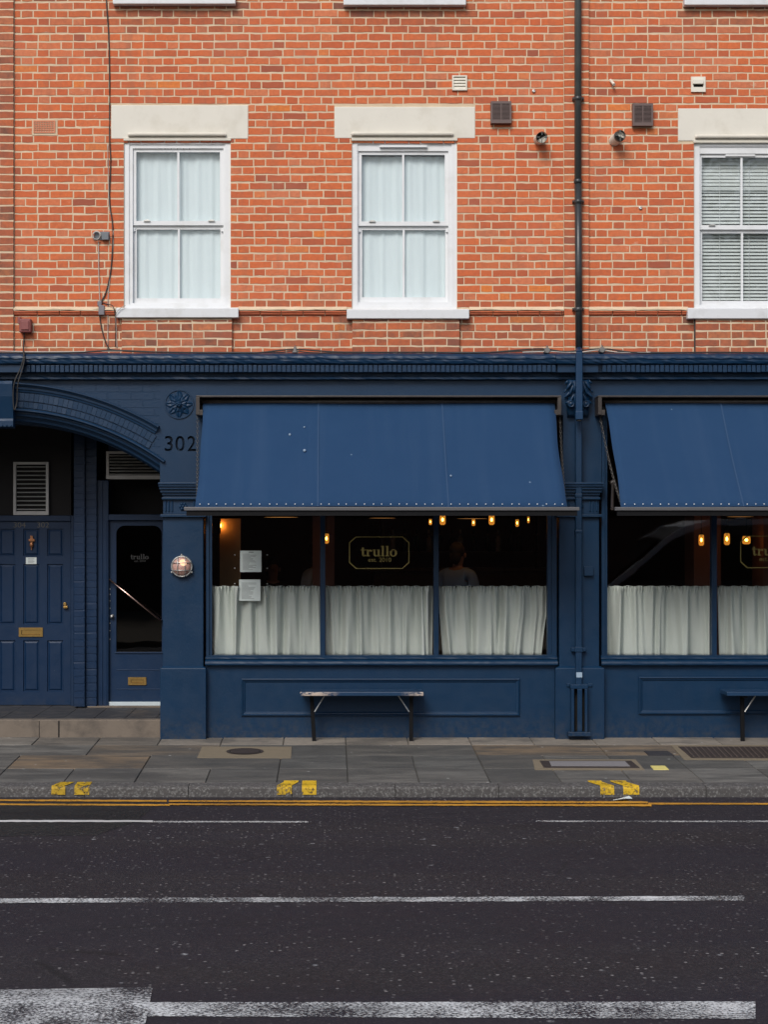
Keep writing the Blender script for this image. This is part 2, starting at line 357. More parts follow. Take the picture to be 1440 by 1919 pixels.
# ------------------------------------------------------------------ mesh helpers
class MB:
    def __init__(s): s.v = []; s.f = []; s.mi = []; s.at = {}
    def add(s, vs, fs, mi=0, **at):
        o = len(s.v); s.v.extend([tuple(p) for p in vs])
        for f in fs:
            s.f.append(tuple(i + o for i in f)); s.mi.append(mi)
            for k in set(list(at) + list(s.at)):
                s.at.setdefault(k, [0.0] * (len(s.f) - 1)).append(at.get(k, 0.0))
        return s
    def box(s, x0, x1, y0, y1, z0, z1, mi=0, **at):
        return s.add([(x0, y0, z0), (x1, y0, z0), (x1, y1, z0), (x0, y1, z0), (x0, y0, z1), (x1, y0, z1), (x1, y1, z1), (x0, y1, z1)],
                     [(0, 1, 5, 4), (1, 2, 6, 5), (2, 3, 7, 6), (3, 0, 4, 7), (4, 5, 6, 7), (3, 2, 1, 0)], mi, **at)
    def pbox(s, px0, px1, py0, py1, Yf, Yb, mi=0, **at):
        """box whose FRONT face fills these photo pixels at depth Yf"""
        return s.box(X(px0, Yf), X(px1, Yf), Yf, Yb, Z(py1, Yf), Z(py0, Yf), mi, **at)
    def tube(s, pts, r, n=8, mi=0, caps=True):
        pts = [Vector(p) for p in pts]; rings = []
        rr = r if isinstance(r, (list, tuple)) else [r] * len(pts)
        up = Vector((0, 0, 1))
        for i, p in enumerate(pts):
            t = (pts[min(i + 1, len(pts) - 1)] - pts[max(i - 1, 0)]).normalized()
            a = t.cross(up)
            if a.length < 1e-3: a = t.cross(Vector((1, 0, 0)))
            a.normalize(); b_ = t.cross(a).normalized()
            rings.append([p + (a * math.cos(2 * math.pi * k / n) + b_ * math.sin(2 * math.pi * k / n)) * rr[i] for k in range(n)])
        vs = [q for rg in rings for q in rg]; fs = []
        for i in range(len(rings) - 1):
            for k in range(n):
                fs.append((i * n + k, i * n + (k + 1) % n, (i + 1) * n + (k + 1) % n, (i + 1) * n + k))
        if caps: fs += [tuple(range(n - 1, -1, -1)), tuple((len(rings) - 1) * n + k for k in range(n))]
        return s.add(vs, fs, mi)
    def prism(s, poly, y0, y1, mi=0, **at):
        """polygon in XZ (counter-clockwise seen from the street) pushed from y0 (front) to y1"""
        n = len(poly)
        vs = [(x, y0, z) for x, z in poly] + [(x, y1, z) for x, z in poly]
        fs = [tuple(range(n)), tuple(range(2 * n - 1, n - 1, -1))] + [(i, n + i, n + (i + 1) % n, (i + 1) % n) for i in range(n)]
        return s.add(vs, fs, mi, **at)
    def lathe(s, c, prof, axis='Z', n=24, mi=0, sweep=1.0):
        """prof: list of (radius, along)"""
        vs = []; fs = []
        for r, h in prof:
            for k in range(n):
                a = 2 * math.pi * k / n
                u, w = r * math.cos(a), r * math.sin(a)
                vs.append({'Z': (c[0] + u, c[1] + w, c[2] + h), 'Y': (c[0] + u, c[1] + h, c[2] + w)}[axis])
        for i in range(len(prof) - 1):
            for k in range(n):
                q = (i * n + k, i * n + (k + 1) % n, (i + 1) * n + (k + 1) % n, (i + 1) * n + k)
                fs.append(q if axis == 'Z' else q[::-1])
        return s.add(vs, fs, mi)
    def ell(s, c, r, rot=None, n=14, m=8, mi=0):
        vs = []; fs = []; c = Vector(c)
        for i in range(m + 1):
            t = math.pi * i / m
            for k in range(n):
                a = 2 * math.pi * k / n
                p = Vector((r[0] * math.sin(t) * math.cos(a), r[1] * math.sin(t) * math.sin(a), r[2] * math.cos(t)))
                if rot: p = rot @ p
                vs.append(c + p)
        for i in range(m):
            for k in range(n):
                fs.append((i * n + k, (i + 1) * n + k, (i + 1) * n + (k + 1) % n, i * n + (k + 1) % n))
        return s.add(vs, fs, mi)
    def extrude_x(s, prof, x0, x1, step=.06, jit=.0, mi=0):
        """open profile of (Y, Z), drawn from top to bottom, run along X"""
        n = max(1, int((x1 - x0) / step)); m = len(prof); vs = []; fs = []
        for i in range(n + 1):
            x = x0 + (x1 - x0) * i / n
            for j, (y, z) in enumerate(prof):
                k = jit if 0 < j < m - 1 else 0
                vs.append((x, y + random.uniform(-k, k), z + random.uniform(-k, k)))
        for i in range(n):
            for j in range(m - 1):
                fs.append((i * m + j, i * m + j + 1, (i + 1) * m + j + 1, (i + 1) * m + j))
        fs += [tuple(range(m - 1, -1, -1)), tuple(n * m + j for j in range(m))]
        return s.add(vs, fs, mi)
    def build(s, name, mats, parent=None, bevel=0, smooth=False, seg=2):
        me = bpy.data.meshes.new(name); me.from_pydata(s.v, [], s.f)
        if not isinstance(mats, (list, tuple)): mats = [mats]
        for m in mats: me.materials.append(m)
        if len(mats) > 1: me.polygons.foreach_set('material_index', s.mi)
        for k, vals in s.at.items():
            a = me.attributes.new(k, 'FLOAT', 'FACE')
            vals = vals + [0.0] * (len(s.f) - len(vals)); a.data.foreach_set('value', vals)
        if smooth: me.polygons.foreach_set('use_smooth', [True] * len(s.f))
        me.update()
        o = bpy.data.objects.new(name, me); COL.objects.link(o)
        if parent: adopt(o, parent)
        if bevel:
            md = o.modifiers.new('bevel', 'BEVEL'); md.width = bevel; md.segments = seg; md.limit_method = 'ANGLE'; md.angle_limit = R(40)
            md.harden_normals = False
        return o
def adopt(o, parent):
    o.parent = parent
    if parent.type == 'EMPTY': o.matrix_parent_inverse = Matrix.Translation(-Vector(parent.location))
def thing(name, label, cat, loc, group=None):
    o = bpy.data.objects.new(name, None); o.empty_display_size = .1; COL.objects.link(o); o.location = loc
    o['label'] = label; o['category'] = cat
    if group: o['group'] = group
    return o
def tag(o, label, cat, group=None, kind=None):
    if label: o['label'] = label
    if cat: o['category'] = cat
    if group: o['group'] = group
    if kind: o['kind'] = kind
    return o
def struct(o): o['kind'] = 'structure'; return o
def cut_wall(mb, x0, x1, z0, z1, yf, yb, opens, mi=0, **at):
    """slab with rectangular openings (x0,x1,z0,z1), with real reveals"""
    xs = sorted({x0, x1, *[min(max(v, x0), x1) for o in opens for v in o[:2]]})
    zs = sorted({z0, z1, *[min(max(v, z0), z1) for o in opens for v in o[2:]]})
    def solid(i, j):
        if not (0 <= i < len(xs) - 1 and 0 <= j < len(zs) - 1): return False
        cx, cz = (xs[i] + xs[i + 1]) / 2, (zs[j] + zs[j + 1]) / 2
        return not any(o[0] < cx < o[1] and o[2] < cz < o[3] for o in opens)
    for i in range(len(xs) - 1):
        for j in range(len(zs) - 1):
            if not solid(i, j): continue
            a, b, c, d = xs[i], xs[i + 1], zs[j], zs[j + 1]
            mb.add([(a, yf, c), (b, yf, c), (b, yf, d), (a, yf, d)], [(0, 1, 2, 3)], mi, **at)
            mb.add([(a, yb, c), (b, yb, c), (b, yb, d), (a, yb, d)], [(3, 2, 1, 0)], mi, **at)
            for di, dj, q in ((-1, 0, ((a, c), (a, d))), (1, 0, ((b, d), (b, c))), (0, -1, ((b, c), (a, c))), (0, 1, ((a, d), (b, d)))):
                if not solid(i + di, j + dj):
                    (p, r), (p2, r2) = q
                    mb.add([(p, yf, r), (p2, yf, r2), (p2, yb, r2), (p, yb, r)], [(0, 1, 2, 3)], mi, **at)
def text_mesh(body, h, depth=.004, off=0.0):
    cu = bpy.data.curves.new('t', 'FONT'); cu.body = body; cu.size = 1; cu.extrude = depth / 2; cu.align_x = 'LEFT'; cu.offset = off
    o = bpy.data.objects.new('t', cu); COL.objects.link(o)
    bpy.context.view_layer.update()
    me = bpy.data.meshes.new_from_object(o.evaluated_get(bpy.context.evaluated_depsgraph_get()))
    bpy.data.objects.remove(o)
    vs = [v.co.copy() for v in me.vertices]; fs = [tuple(p.vertices) for p in me.polygons]
    x0, x1 = min(v.x for v in vs), max(v.x for v in vs); y0, y1 = min(v.y for v in vs), max(v.y for v in vs)
    return vs, fs, (x0, x1, y0, y1)
def put_text(mb, body, px0, px1, py0, py1, Y, depth=.004, mi=0, off=0.0):
    vs, fs, (x0, x1, y0, y1) = text_mesh(body, 1, 2, off)
    X0, X1, Z0, Z1 = X(px0, Y), X(px1, Y), Z(py1, Y), Z(py0, Y)
    out = [(X0 + (v.x - x0) / (x1 - x0) * (X1 - X0), Y - v.z * depth / 2, Z0 + (v.y - y0) / (y1 - y0) * (Z1 - Z0)) for v in vs]
    mb.add(out, fs, mi)
def jpath(pts, jit=.004, sub=4):
    out = []
    for a, b in zip(pts, pts[1:]):
        a, b = Vector(a), Vector(b)
        for k in range(sub): out.append(a.lerp(b, k / sub) + Vector((random.uniform(-jit, jit), 0, random.uniform(-jit, jit))))
    out.append(Vector(pts[-1])); return out
def soft(pts, sub=6):
    """Catmull-Rom through the points"""
    pts = [Vector(p) for p in pts]; q = [pts[0]] + pts + [pts[-1]]; out = []
    for i in range(1, len(q) - 2):
        for k in range(sub):
            t = k / sub
            out.append(.5 * ((2 * q[i]) + (q[i + 1] - q[i - 1]) * t + (2 * q[i - 1] - 5 * q[i] + 4 * q[i + 1] - q[i + 2]) * t * t + (3 * q[i] - q[i - 1] - 3 * q[i + 1] + q[i + 2]) * t ** 3))
    out.append(pts[-1]); return out

# ------------------------------------------------------------------ brick laying
CH, JT = .0752, .0142
def lay(mb, x0, x1, z0, z1, yf, opens=(), mi=1, sootf=None, depth=.02, phase=0, jit=.0030, closer=True):
    """Flemish bond, each brick with its own outline and tone"""
    i = 0; z = z0
    while z < z1 - .02:
        za, zb = z + JT / 2, min(z + CH, z1) - JT / 2
        zm = (za + zb) / 2
        iv = [(x0, x1)]
        for o in opens:
            if o[2] < zm < o[3]:
                nv = []
                for a, b in iv:
                    if o[1] <= a or o[0] >= b: nv.append((a, b)); continue
                    if o[0] > a: nv.append((a, o[0]))
                    if o[1] < b: nv.append((o[1], b))
                iv = nv
        for a, b in iv:
            x = a; k = (i + phase) % 2
            first = True
            while x < b - .004:
                if first and closer and (i + phase) % 2 and b - a > .5: w = .068 if random.random() < .7 else .112
                else:
                    w = .2262 if k % 2 == 0 else .113
                    k += 1
                w *= random.uniform(.965, 1.03)
                if first and (i + phase) % 2 and w < .1: pass
                first = False
                e = x + w
                if b - e < .045: e = b
                xa, xb = x + JT / 2 * random.uniform(.5, .95), e - JT / 2 * random.uniform(.5, .95)
                if x == a: xa = x + .002
                if e == b: xb = e - .002
                x = e
                if xb - xa < .015: continue
                hz = random.uniform(-.0014, .0014) + .0035 * math.sin(xa * 1.1 + i * .35) + .0015 * math.sin(xa * 4.3 + i * 1.7)
                nx = max(2, int((xb - xa) / .05))
                bot = [(xa + (xb - xa) * q / nx + random.uniform(-jit, jit) * (0 < q < nx), za + hz + random.uniform(-jit, jit)) for q in range(nx + 1)]
                top = [(xb - (xb - xa) * q / nx + random.uniform(-jit, jit) * (0 < q < nx), zb + hz + random.uniform(-jit, jit)) for q in range(nx + 1)]
                poly = bot + top
                cx, cz = (xa + xb) / 2, zm
                c_in = []
                for (u, w_) in poly:
                    c_in.append((u + (.0025 if u < cx else -.0025), w_ + (.0025 if w_ < cz else -.0025)))
                n = len(poly); yo = yf + random.uniform(-.0012, .0018)
                vs = [(u, yo, w_) for u, w_ in c_in] + [(u, yf + .003, w_) for u, w_ in poly] + [(u, yf + depth, w_) for u, w_ in poly]
                fs = [tuple(range(n))] + [(q, n + q, n + (q + 1) % n, (q + 1) % n) for q in range(n)] + [(n + q, 2 * n + q, 2 * n + (q + 1) % n, n + (q + 1) % n) for q in range(n)]
                t = min(1, max(0, random.gauss(.52, .19)))
                if random.random() < .03: t = random.uniform(0, .14)
                so = sootf(cx, cz) if sootf else 0.0
                mb.add(vs, fs, mi, tone=t, soot=min(1, so * random.uniform(.5, 1.3)))
        z += CH; i += 1

# ================================================================== SETTING: road, pavement, kerb
mb = MB(); KY = pav(0, 1474).y; KX0, KX1 = -30, 30
mb.add([(KX0, KY + .02, ROADZ), (KX0, -13.2, ROADZ), (KX1, -13.2, ROADZ), (KX1, KY + .02, ROADZ)], [(0, 1, 2, 3)])
struct(mb.build('road', ASPHALT))
mb = MB(); mb.box(-60, 60, -60, 40, -.6, -.45)
struct(mb.build('ground', JOINT))
mb = MB(); mb.box(KX0, KX1, -25.0, -13.2, -.44, -.08)
struct(mb.build('far_pavement', SLAB))
# patch of newer tarmac by the kerb, left
mb = MB(); q = [road(-300, 1504, .003), road(-300, 1572, .003), road(180, 1566, .003), road(255, 1540, .003), road(300, 1504, .003)]
mb.add(q, [tuple(range(len(q)))]); struct(mb.build('road_patch', PATCHM))
# flags
rowpy = [1383.2, 1396, 1415, 1440, 1466.5]
rowY = [pav(0, p).y for p in rowpy]; rowY[0] = .30
mb = MB(); mb.add([(KX0, .3, SLOPE * .3 - .012), (KX0, KY + .05, SLOPE * (KY + .05) - .012), (KX1, KY + .05, SLOPE * (KY + .05) - .012), (KX1, .3, SLOPE * .3 - .012)], [(0, 1, 2, 3)], 1)
jx = [-2.79 + .5865 * k for k in range(-24, 34)]
def bev_flag(mb, a, b, y0, y1, g=.0024, **at):
    z = lambda y: SLOPE * y
    dz = random.uniform(-.0015, .0015)
    a += g; b -= g; y0 -= g; y1 += g; e = .005
    vs = [(a, y0, z(y0) - .012), (a, y1, z(y1) - .012), (b, y1, z(y1) - .012), (b, y0, z(y0) - .012),
          (a + e, y0 - e, z(y0) + dz), (a + e, y1 + e, z(y1) + dz), (b - e, y1 + e, z(y1) + dz), (b - e, y0 - e, z(y0) + dz)]
    mb.add(vs, [(4, 5, 6, 7), (0, 1, 5, 4), (1, 2, 6, 5), (2, 3, 7, 6), (3, 0, 4, 7)], 0, **at)
for r in range(4):
    k = 0
    while k < len(jx) - 1:
        span = 2 if (r in (1, 2) and random.random() < .45) else 1
        b = jx[min(k + span, len(jx) - 1)]; a = jx[k]; cx = (a + b) / 2
        hue = .12 * random.random(); tone = random.random() * .8
        if r == 2 and -2.75 < cx < -1.5: hue = .85
        if r == 1 and -2.4 < cx < -1.5: hue = .45
        if r == 1 and 1.9 < cx < 3.1: hue = .8
        if r == 0 and random.random() < .3: hue = .2
        bev_flag(mb, a, b, rowY[r], rowY[r + 1], hue=hue, tone=tone, pale=(.85 if cx > -1.7 else .35) * random.uniform(.6, 1) if r == 0 else 0.0)
        k += span
struct(mb.build('pavement', [FLAG, JOINT]))
# kerb stones
mb = MB(); kb = pav(0, 1466.5).y; zk = SLOPE * KY
x = -2.0 - .842 * 30
while x < 26:
    a, b = x + .003, x + .842 - .003; j = random.uniform(-.003, .003)
    n = 8; prof = [(kb - .004, SLOPE * kb + .001), (KY + .022, zk + .001), (KY + .008, zk - .005), (KY, zk - .02), (KY - .006 , ROADZ - .03)]
    mb.extrude_x([(y + j, z) for y, z in prof][::-1][::-1], a, b, .06, .0025)
    x += .842
struct(mb.build('kerb', KERBM))
mb = MB(); mb.box(KX0, KX1, KY + .012, kb + .01, -.4, SLOPE * KY - .02); struct(mb.build('kerb', JOINT))

# painted lines
def stripe(name, pts, mat, label, group=None, cat='road marking'):
    mb = MB(); mb.add(pts, [tuple(range(len(pts)))]); o = mb.build(name, mat); tag(o, label, cat, group); return o
def rline(x0, y0, x1, y1, w0, w1, dz):
    n = 140; up = []; dn = []
    for i in range(n + 1):
        t = i / n; px = x0 + (x1 - x0) * t; py = y0 + (y1 - y0) * t; w = w0 + (w1 - w0) * t
        e_ = min(.1, .55 / w); j, j2 = random.uniform(-e_, e_) * w, random.uniform(-e_, e_) * w
        up.append(road(px, py - w / 2 + j, dz)); dn.append(road(px, py + w / 2 + j2, dz))
    return dn + up[::-1]
stripe('yellow_line', rline(-900, 1496, 312, 1502, 3.4, 3.2, .0045), ROADYEL, 'yellow line left of the bend in the double lines, nearer the kerb', 'double yellow lines')
stripe('yellow_line', rline(-900, 1504.5, 318, 1509.5, 3.4, 3.0, .0045), ROADYEL, 'yellow line left of the bend in the double lines, farther from the kerb', 'double yellow lines')
stripe('yellow_line', rline(316, 1502.5, 1215, 1505, 3.2, 4.0, .0065), ROADYEL, 'long yellow line in front of the bench, nearer the kerb', 'double yellow lines')
stripe('yellow_line', rline(316, 1508.5, 1222, 1510.5, 3.0, 3.6, .0065), ROADYEL, 'long yellow line in front of the bench ending in a thick tip', 'double yellow lines')
stripe('yellow_line', rline(1216, 1507, 2400, 1508.5, 3.2, 3.4, .0045), ROADYEL, 'single yellow line at the right below the two yellow kerb marks', 'double yellow lines')
stripe('white_line', rline(-1200, 1538, 286, 1540.8, 4.2, 3.6, .0075), ROADWHITE3, 'bright thin white line on the newer tarmac patch at the left', 'thin white road lines')
stripe('white_line', rline(286, 1540.8, 578, 1541.2, 2.8, 2.8, .0045), ROADWHITE, 'short worn thin white line continuing the bright one to the right', 'thin white road lines')
stripe('white_line', rline(1005, 1540, 2400, 1541.5, 2.8, 3.2, .0045), ROADWHITE, 'thin white line at the right starting opposite the drainpipe', 'thin white road lines')
stripe('white_line', rline(-1400, 1694, 1396, 1684.5, 8.5, 8.5, .0045), ROADWHITE2, 'long worn white line across the middle of the road', 'worn white road lines')
stripe('white_line', rline(276, 1893, 1417, 1895, 26, 33, .0045), ROADWHITE2, 'broad worn white line along the bottom of the photo', 'worn white road lines')
stripe('white_line', [road(-700, 2010, .0075), road(258, 1990, .0075), road(286, 1853, .0075), road(-700, 1868, .0075)], ROADWHITE2, 'very broad worn white block in the bottom left corner', 'worn white road lines')
# yellow kerb marks
kms = [(96, 122, 'left', 'beside the cracked kerb joint at the far left'), (139, 167, '', 'right of the pair on the kerb at the far left'), (519, 547, '', 'left of the pair on the kerb below the bench'),
       (566, 593, '', 'right of the pair on the kerb below the bench'), (1126, 1152, '', 'left of the pair on the kerb below the drainpipe'), (1169, 1199, '', 'right of the pair on the kerb below the drainpipe')]
for i, (a, b, _, w) in enumerate(kms):
    mb = MB(); yk = KY
    sk = .05 if i in (2, 0) else (-.07 if i > 3 else 0)
    xa, xb = X(a, yk), X(b, yk); n = 6
    prof = [(kb + .06, SLOPE * (kb + .06) + .006), (kb, SLOPE * kb + .006), (KY + .022, zk + .006), (KY + .004, zk - .003), (KY - .006, zk - .02), (KY - .011, ROADZ + .022)]
    if i < 2: prof = prof[1:]
    vs = []
    for j, (y, z) in enumerate(prof):
        s_ = sk * (1 if y > KY + .03 else 0)
        vs += [(xa + s_, y, z), (xb + s_, y, z)]
    mb.add(vs, [(2 * j, 2 * j + 2, 2 * j + 3, 2 * j + 1) for j in range(len(prof) - 1)])
    tag(mb.build('kerb_mark', KERBYEL), 'yellow loading mark, ' + w, 'kerb mark', 'yellow loading marks painted on the kerb')

# ================================================================== THE BUILDING
bld = thing('brick_building', 'red brick terrace building with navy blue restaurant shopfront and arched porch', 'building', (0, 0, 0))
WX0, WX1 = X(-560), X(1930)
BY = .035                      # face of the upper brickwork
WIN = [dict(o=(232, 432, 262, 577), l=(208, 465, 197, 260), s=(217, 447, 576.5, 595), gx=(255, 412), gu=(285, 414), gl=(430, 559), mx=334, ap=(227, 435)),
       dict(o=(660, 857, 262, 579), l=(627, 891, 200, 259), s=(650, 880, 579, 597), gx=(678, 834), gu=(290, 415), gl=(431, 557), mx=756, ap=(660, 862)),
       dict(o=(1302, 1496, 266, 578), l=(1272, 1530, 203, 264), s=(1290, 1520, 577, 597), gx=(1316, 1478), gu=(295, 422), gl=(437, 564), mx=1391, ap=(1305, 1505))]
BZ0, BZ1 = Z(668, BY), Z(-640, BY)
def rect(o, Y=BY): return (X(o[0], Y), X(o[1], Y), Z(o[3], Y), Z(o[2], Y))
UP = 588                       # the storey above, in photo pixels
up_o = [(w['o'][0], w['o'][1], w['o'][2] - UP - 6, w['o'][3] - UP) for w in WIN]
opens = [rect(w['o']) for w in WIN] + [rect(o) for o in up_o]
lint = [rect(w['l']) for w in WIN] + [rect((w['l'][0], w['l'][1], w['l'][2] - UP, w['l'][3] - UP)) for w in WIN]
sills = [rect(w['s']) for w in WIN] + [rect((w['s'][0] - 6, w['s'][1] - 6, w['s'][2] - UP, w['s'][3] - UP)) for w in WIN]
PIER = [(-24, 25), (1058, 1105), (2100, 2150)]
piers = [(X(a, BY - .03), X(b, BY - .03), BZ0, BZ1) for a, b in PIER[:2]]
band_z0, band_z1 = Z(592, BY), Z(574, BY)
def soot(x, z):
    s = 0.0
    for q in sills:
        if q[0] - .1 < x < q[1] + .1 and 0 < q[2] - z < .30: s = max(s, 1.0 - 2.6 * (q[2] - z))
    if z < BZ0 + .42: s = max(s, .42)
    if abs(z - band_z0) < .12: s = max(s, .4)
    for p in piers:
        if p[0] - .04 < x < p[1] + .04: s = max(s, .28)
    if x < X(26): s = max(s, .72)
    if x < X(205) and z > Z(60): s = max(s, .25)
    return s
def soot2(x, z):
    return max(.12 if z > BZ0 + .45 else .28, soot(x, z)) if random.random() < .5 else soot(x, z)
mb = MB()
cut_wall(mb, WX0, WX1, BZ0, BZ1, BY + .0028, BY + .34, opens, 0)
lay(mb, WX0, WX1, BZ0 + .012, BZ1, BY, opens + lint + sills + piers + [(X(58.5), X(106), Z(252), Z(221.5)), (WX0, WX1, band_z0, band_z1)], 1, soot2)
for p in piers:
    mb.box(p[0] + .002, p[1] - .002, BY - .0272, BY + .002, p[2], p[3], 0)
    lay(mb, p[0], p[1], BZ0 + .012, BZ1, BY - .03, (), 1, (lambda x, z: .7) if p[0] < -2 else (lambda x, z: .25), phase=1, closer=False)
for w in WIN:                                              # aprons under the sills
    a, b = X(w['ap'][0], BY - .05), X(w['ap'][1], BY - .05)
    mb.box(a + .003, b - .003, BY - .0432, BY + .002, Z(664), Z(597), 0)
    lay(mb, a, b, Z(664), Z(598.5), BY - .046, (), 1, lambda x, z: .7, phase=1, closer=False)
wall = mb.build('brick_wall', [MORTAR, BRICK], bld)
# moulded string course, broken by the sills and piers
mb = MB(); cuts = sorted([(q[0], q[1]) for q in sills[:3]] + [(p[0], p[1]) for p in piers]); x = WX0; segs = []
for a, b in cuts:
    if a > x: segs.append((x, a))
    x = b
segs.append((x, WX1))
for a, b in segs:
    mb = MB(); mb.extrude_x([(BY + .01, Z(572.5)), (BY - .022, Z(577)), (BY - .034, Z(579)), (BY - .034, Z(581.5)), (BY + .004, Z(582))], a, b, .07, .004, 0)
    x = a
    while x < b - .02:                                     # moulded bricks of the string course
        e = min(b, x + random.uniform(.2, .235)); t = random.gauss(.4, .15)
        mb.extrude_x([(BY, Z(582)), (BY - .028, Z(582.4)), (BY - .03, Z(585)), (BY - .02, Z(586)), (BY - .02, Z(588.5)), (BY - .009, Z(590)), (BY + .004, Z(591.5))], x + .004, e - .004, .08, .0015, 1)
        x = e
    mb.at = {'tone': [random.gauss(.33, .1) for _ in mb.f], 'soot': [.28] * len(mb.f)}
    mb.build('string_course', [MORTAR, BRICK], bld)

# ---- upper windows
def sash(w, dy=0, storey=0):
    o = [w['o'][0], w['o'][1], w['o'][2] - dy, w['o'][3] - dy]; gx = w['gx']; gu = [v - dy for v in w['gu']]; gl = [v - dy for v in w['gl']]
    Yf = BY + .03
    # lintel, with its moulded drip
    mb = MB(); l = [w['l'][0], w['l'][1], w['l'][2] - dy, w['l'][3] - dy]
    mb.pbox(l[0], l[1], l[2], l[3], BY - .004, BY + .1)
    mb.build('lintel', CREAM, bld, bevel=.006)
    mb = MB(); yy = l[3] - 8
    mb.tube([P(l[0] + 32, yy + 1, BY - .012), P(l[0] + 36, yy, BY - .02), P(l[1] - 46, yy, BY - .02), P(l[1] - 42, yy + 1, BY - .012)], .019, 10)
    mb.pbox(o[0] - 1, o[1] + 1, o[2] - 4, o[2] + 1.5, BY - .012, BY + .1)
    mb.build('drip_mould', GREYSTONE, bld, bevel=.004)
    # outer frame
    mb = MB(); cut_wall(mb, X(o[0], Yf), X(o[1], Yf), Z(o[3], Yf), Z(o[2], Yf), Yf, Yf + .12,
                        [(X(gx[0] - 6.5, Yf), X(gx[1] + 6.5, Yf), Z(gl[1] + 9, Yf), Z(gu[0] - 7, Yf))])
    cut_wall(mb, X(o[0] - .5, Yf), X(o[1] + .5, Yf), Z(o[3] + .5, Yf), Z(o[2] - .5, Yf), Yf - .012, Yf + .001,
             [(X(o[0] + 10, Yf), X(o[1] - 10, Yf), Z(o[3] - 6, Yf), Z(o[2] + 9, Yf))])
    win = mb.build('sash_window', UPVC, bld, bevel=.004)
    Yu, Yl = Yf + .018, Yf + .045
    mb = MB(); m = w['mx']
    e = 7; mu = 1.9
    cut_wall(mb, X(gx[0] - 8, Yu), X(gx[1] + 8, Yu), Z(gu[1] + 8, Yu), Z(gu[0] - 8, Yu), Yu, Yu + .026,
             [(X(gx[0], Yu), X(m - mu, Yu), Z(gu[1], Yu), Z(gu[0], Yu)), (X(m + mu, Yu), X(gx[1], Yu), Z(gu[1], Yu), Z(gu[0], Yu))])
    up = mb.build('upper_sash', UPVC, win, bevel=.003)
    mb = MB(); m2 = m + (1 if dy == 0 else 0)
    cut_wall(mb, X(gx[0] - 8, Yl), X(gx[1] + 8, Yl), Z(gl[1] + 9.5, Yl), Z(gl[0] - 7, Yl), Yl, Yl + .03,
             [(X(gx[0] + 1, Yl), X(m2 - mu, Yl), Z(gl[1], Yl), Z(gl[0], Yl)), (X(m2 + mu, Yl), X(gx[1] + 1, Yl), Z(gl[1], Yl), Z(gl[0], Yl))])
    mb.pbox(gx[0] - 7, gx[0] - 2, gl[0] - 3, gl[0] + 4, Yl - .02, Yl + .001); mb.pbox(gx[1] + 2, gx[1] + 7, gl[0] - 3, gl[0] + 4, Yl - .02, Yl + .001)
    mb.build('lower_sash', UPVC, win, bevel=.003)
    mb = MB()
    for (a, b, c, d, Y) in ((gx[0] - 2, gx[1] + 2, gu[0] - 2, gu[1] + 2, Yu + .014), (gx[0] - 1, gx[1] + 3, gl[0] - 2, gl[1] + 2, Yl + .016)):
        mb.add([(X(a, Y), Y, Z(d, Y)), (X(b, Y), Y, Z(d, Y)), (X(b, Y), Y, Z(c, Y)), (X(a, Y), Y, Z(c, Y))], [(0, 1, 2, 3)])
    mb.build('glazing', GLASSR if w is WIN[2] else GLASS, win)
    for px in (gx[0] + 20, gx[1] - 16):
        mb = MB(); mb.pbox(px - 6, px + 6, gu[1] - 1.5, gu[1] + .8, Yu - .016, Yu + .002); mb.pbox(px - 3, px + 4, gu[1] - 2.6, gu[1] - 1.2, Yu - .012, Yu)
        mb.build('sash_catch', STEEL, win, bevel=.001)
    if storey == 0 and w is not WIN[0]:
        mb = MB(); c = w['mx'] + (1 if w is WIN[1] else -2); y = 274 if w is WIN[1] else 291
        mb.pbox(c - 45 if w is WIN[1] else c - 28, c + 44 if w is WIN[1] else c + 28, y - 2, y + 2, Yf - .03 if w is WIN[1] else Yu - .016, Yf + .02)
        mb.build('trickle_vent', UPVC, win, bevel=.003)
    if storey == 0 and w is WIN[0]:
        for k in range(5):
            mb = MB(); mb.lathe(P(309 + k * 11.5, 279, Yf - .0135), [(0, 0), (.0045, 0), (.0045, .004)], 'Y', 8)
            mb.build('screw_hole', BLACK, win)
    mb = MB(); s = [w['s'][0] - (6 if dy else 0), w['s'][1] - (6 if dy else 0), w['s'][2] - dy, w['s'][3] - dy]; Ys = BY - .075
    x0, x1, z0, z1 = X(s[0], Ys), X(s[1], Ys), Z(s[3], Ys), Z(s[2], Ys)
    mb.add([(x0, Ys, z0), (x1, Ys, z0), (x1, BY + .03, z0), (x0, BY + .03, z0), (x0, Ys, z1 - .004), (x1, Ys, z1 - .004), (x1, BY + .07, z1 + .02), (x0, BY + .07, z1 + .02)],
           [(0, 1, 5, 4), (1, 2, 6, 5), (2, 3, 7, 6), (3, 0, 4, 7), (4, 5, 6, 7), (3, 2, 1, 0)])
    mb.build('window_sill', SILLW, bld, bevel=.006)
    return win
for w in WIN: sash(w)
for w in WIN: sash(w, UP, 1)
# rooms behind the upper windows
mb = MB()
mb.box(WX0, WX1, 2.2, 2.3, BZ0, BZ1 + .2); mb.box(WX0, WX1, BY + .34, 2.3, BZ1, BZ1 + .1); mb.box(WX0, WX1, BY + .3, 2.3, Z(664), Z(655))
mb.box(WX0, WX1, BY + .341, 2.19, Z(100), Z(94))
for c in (545, 1090, 20, 1800): mb.box(X(c), X(c) + .1, BY + .341, 2.19, Z(650), BZ1)
mb.build('upper_room_wall', simple('pale_room_plaster', (.45, .45, .43), .9, .05, 2), bld)

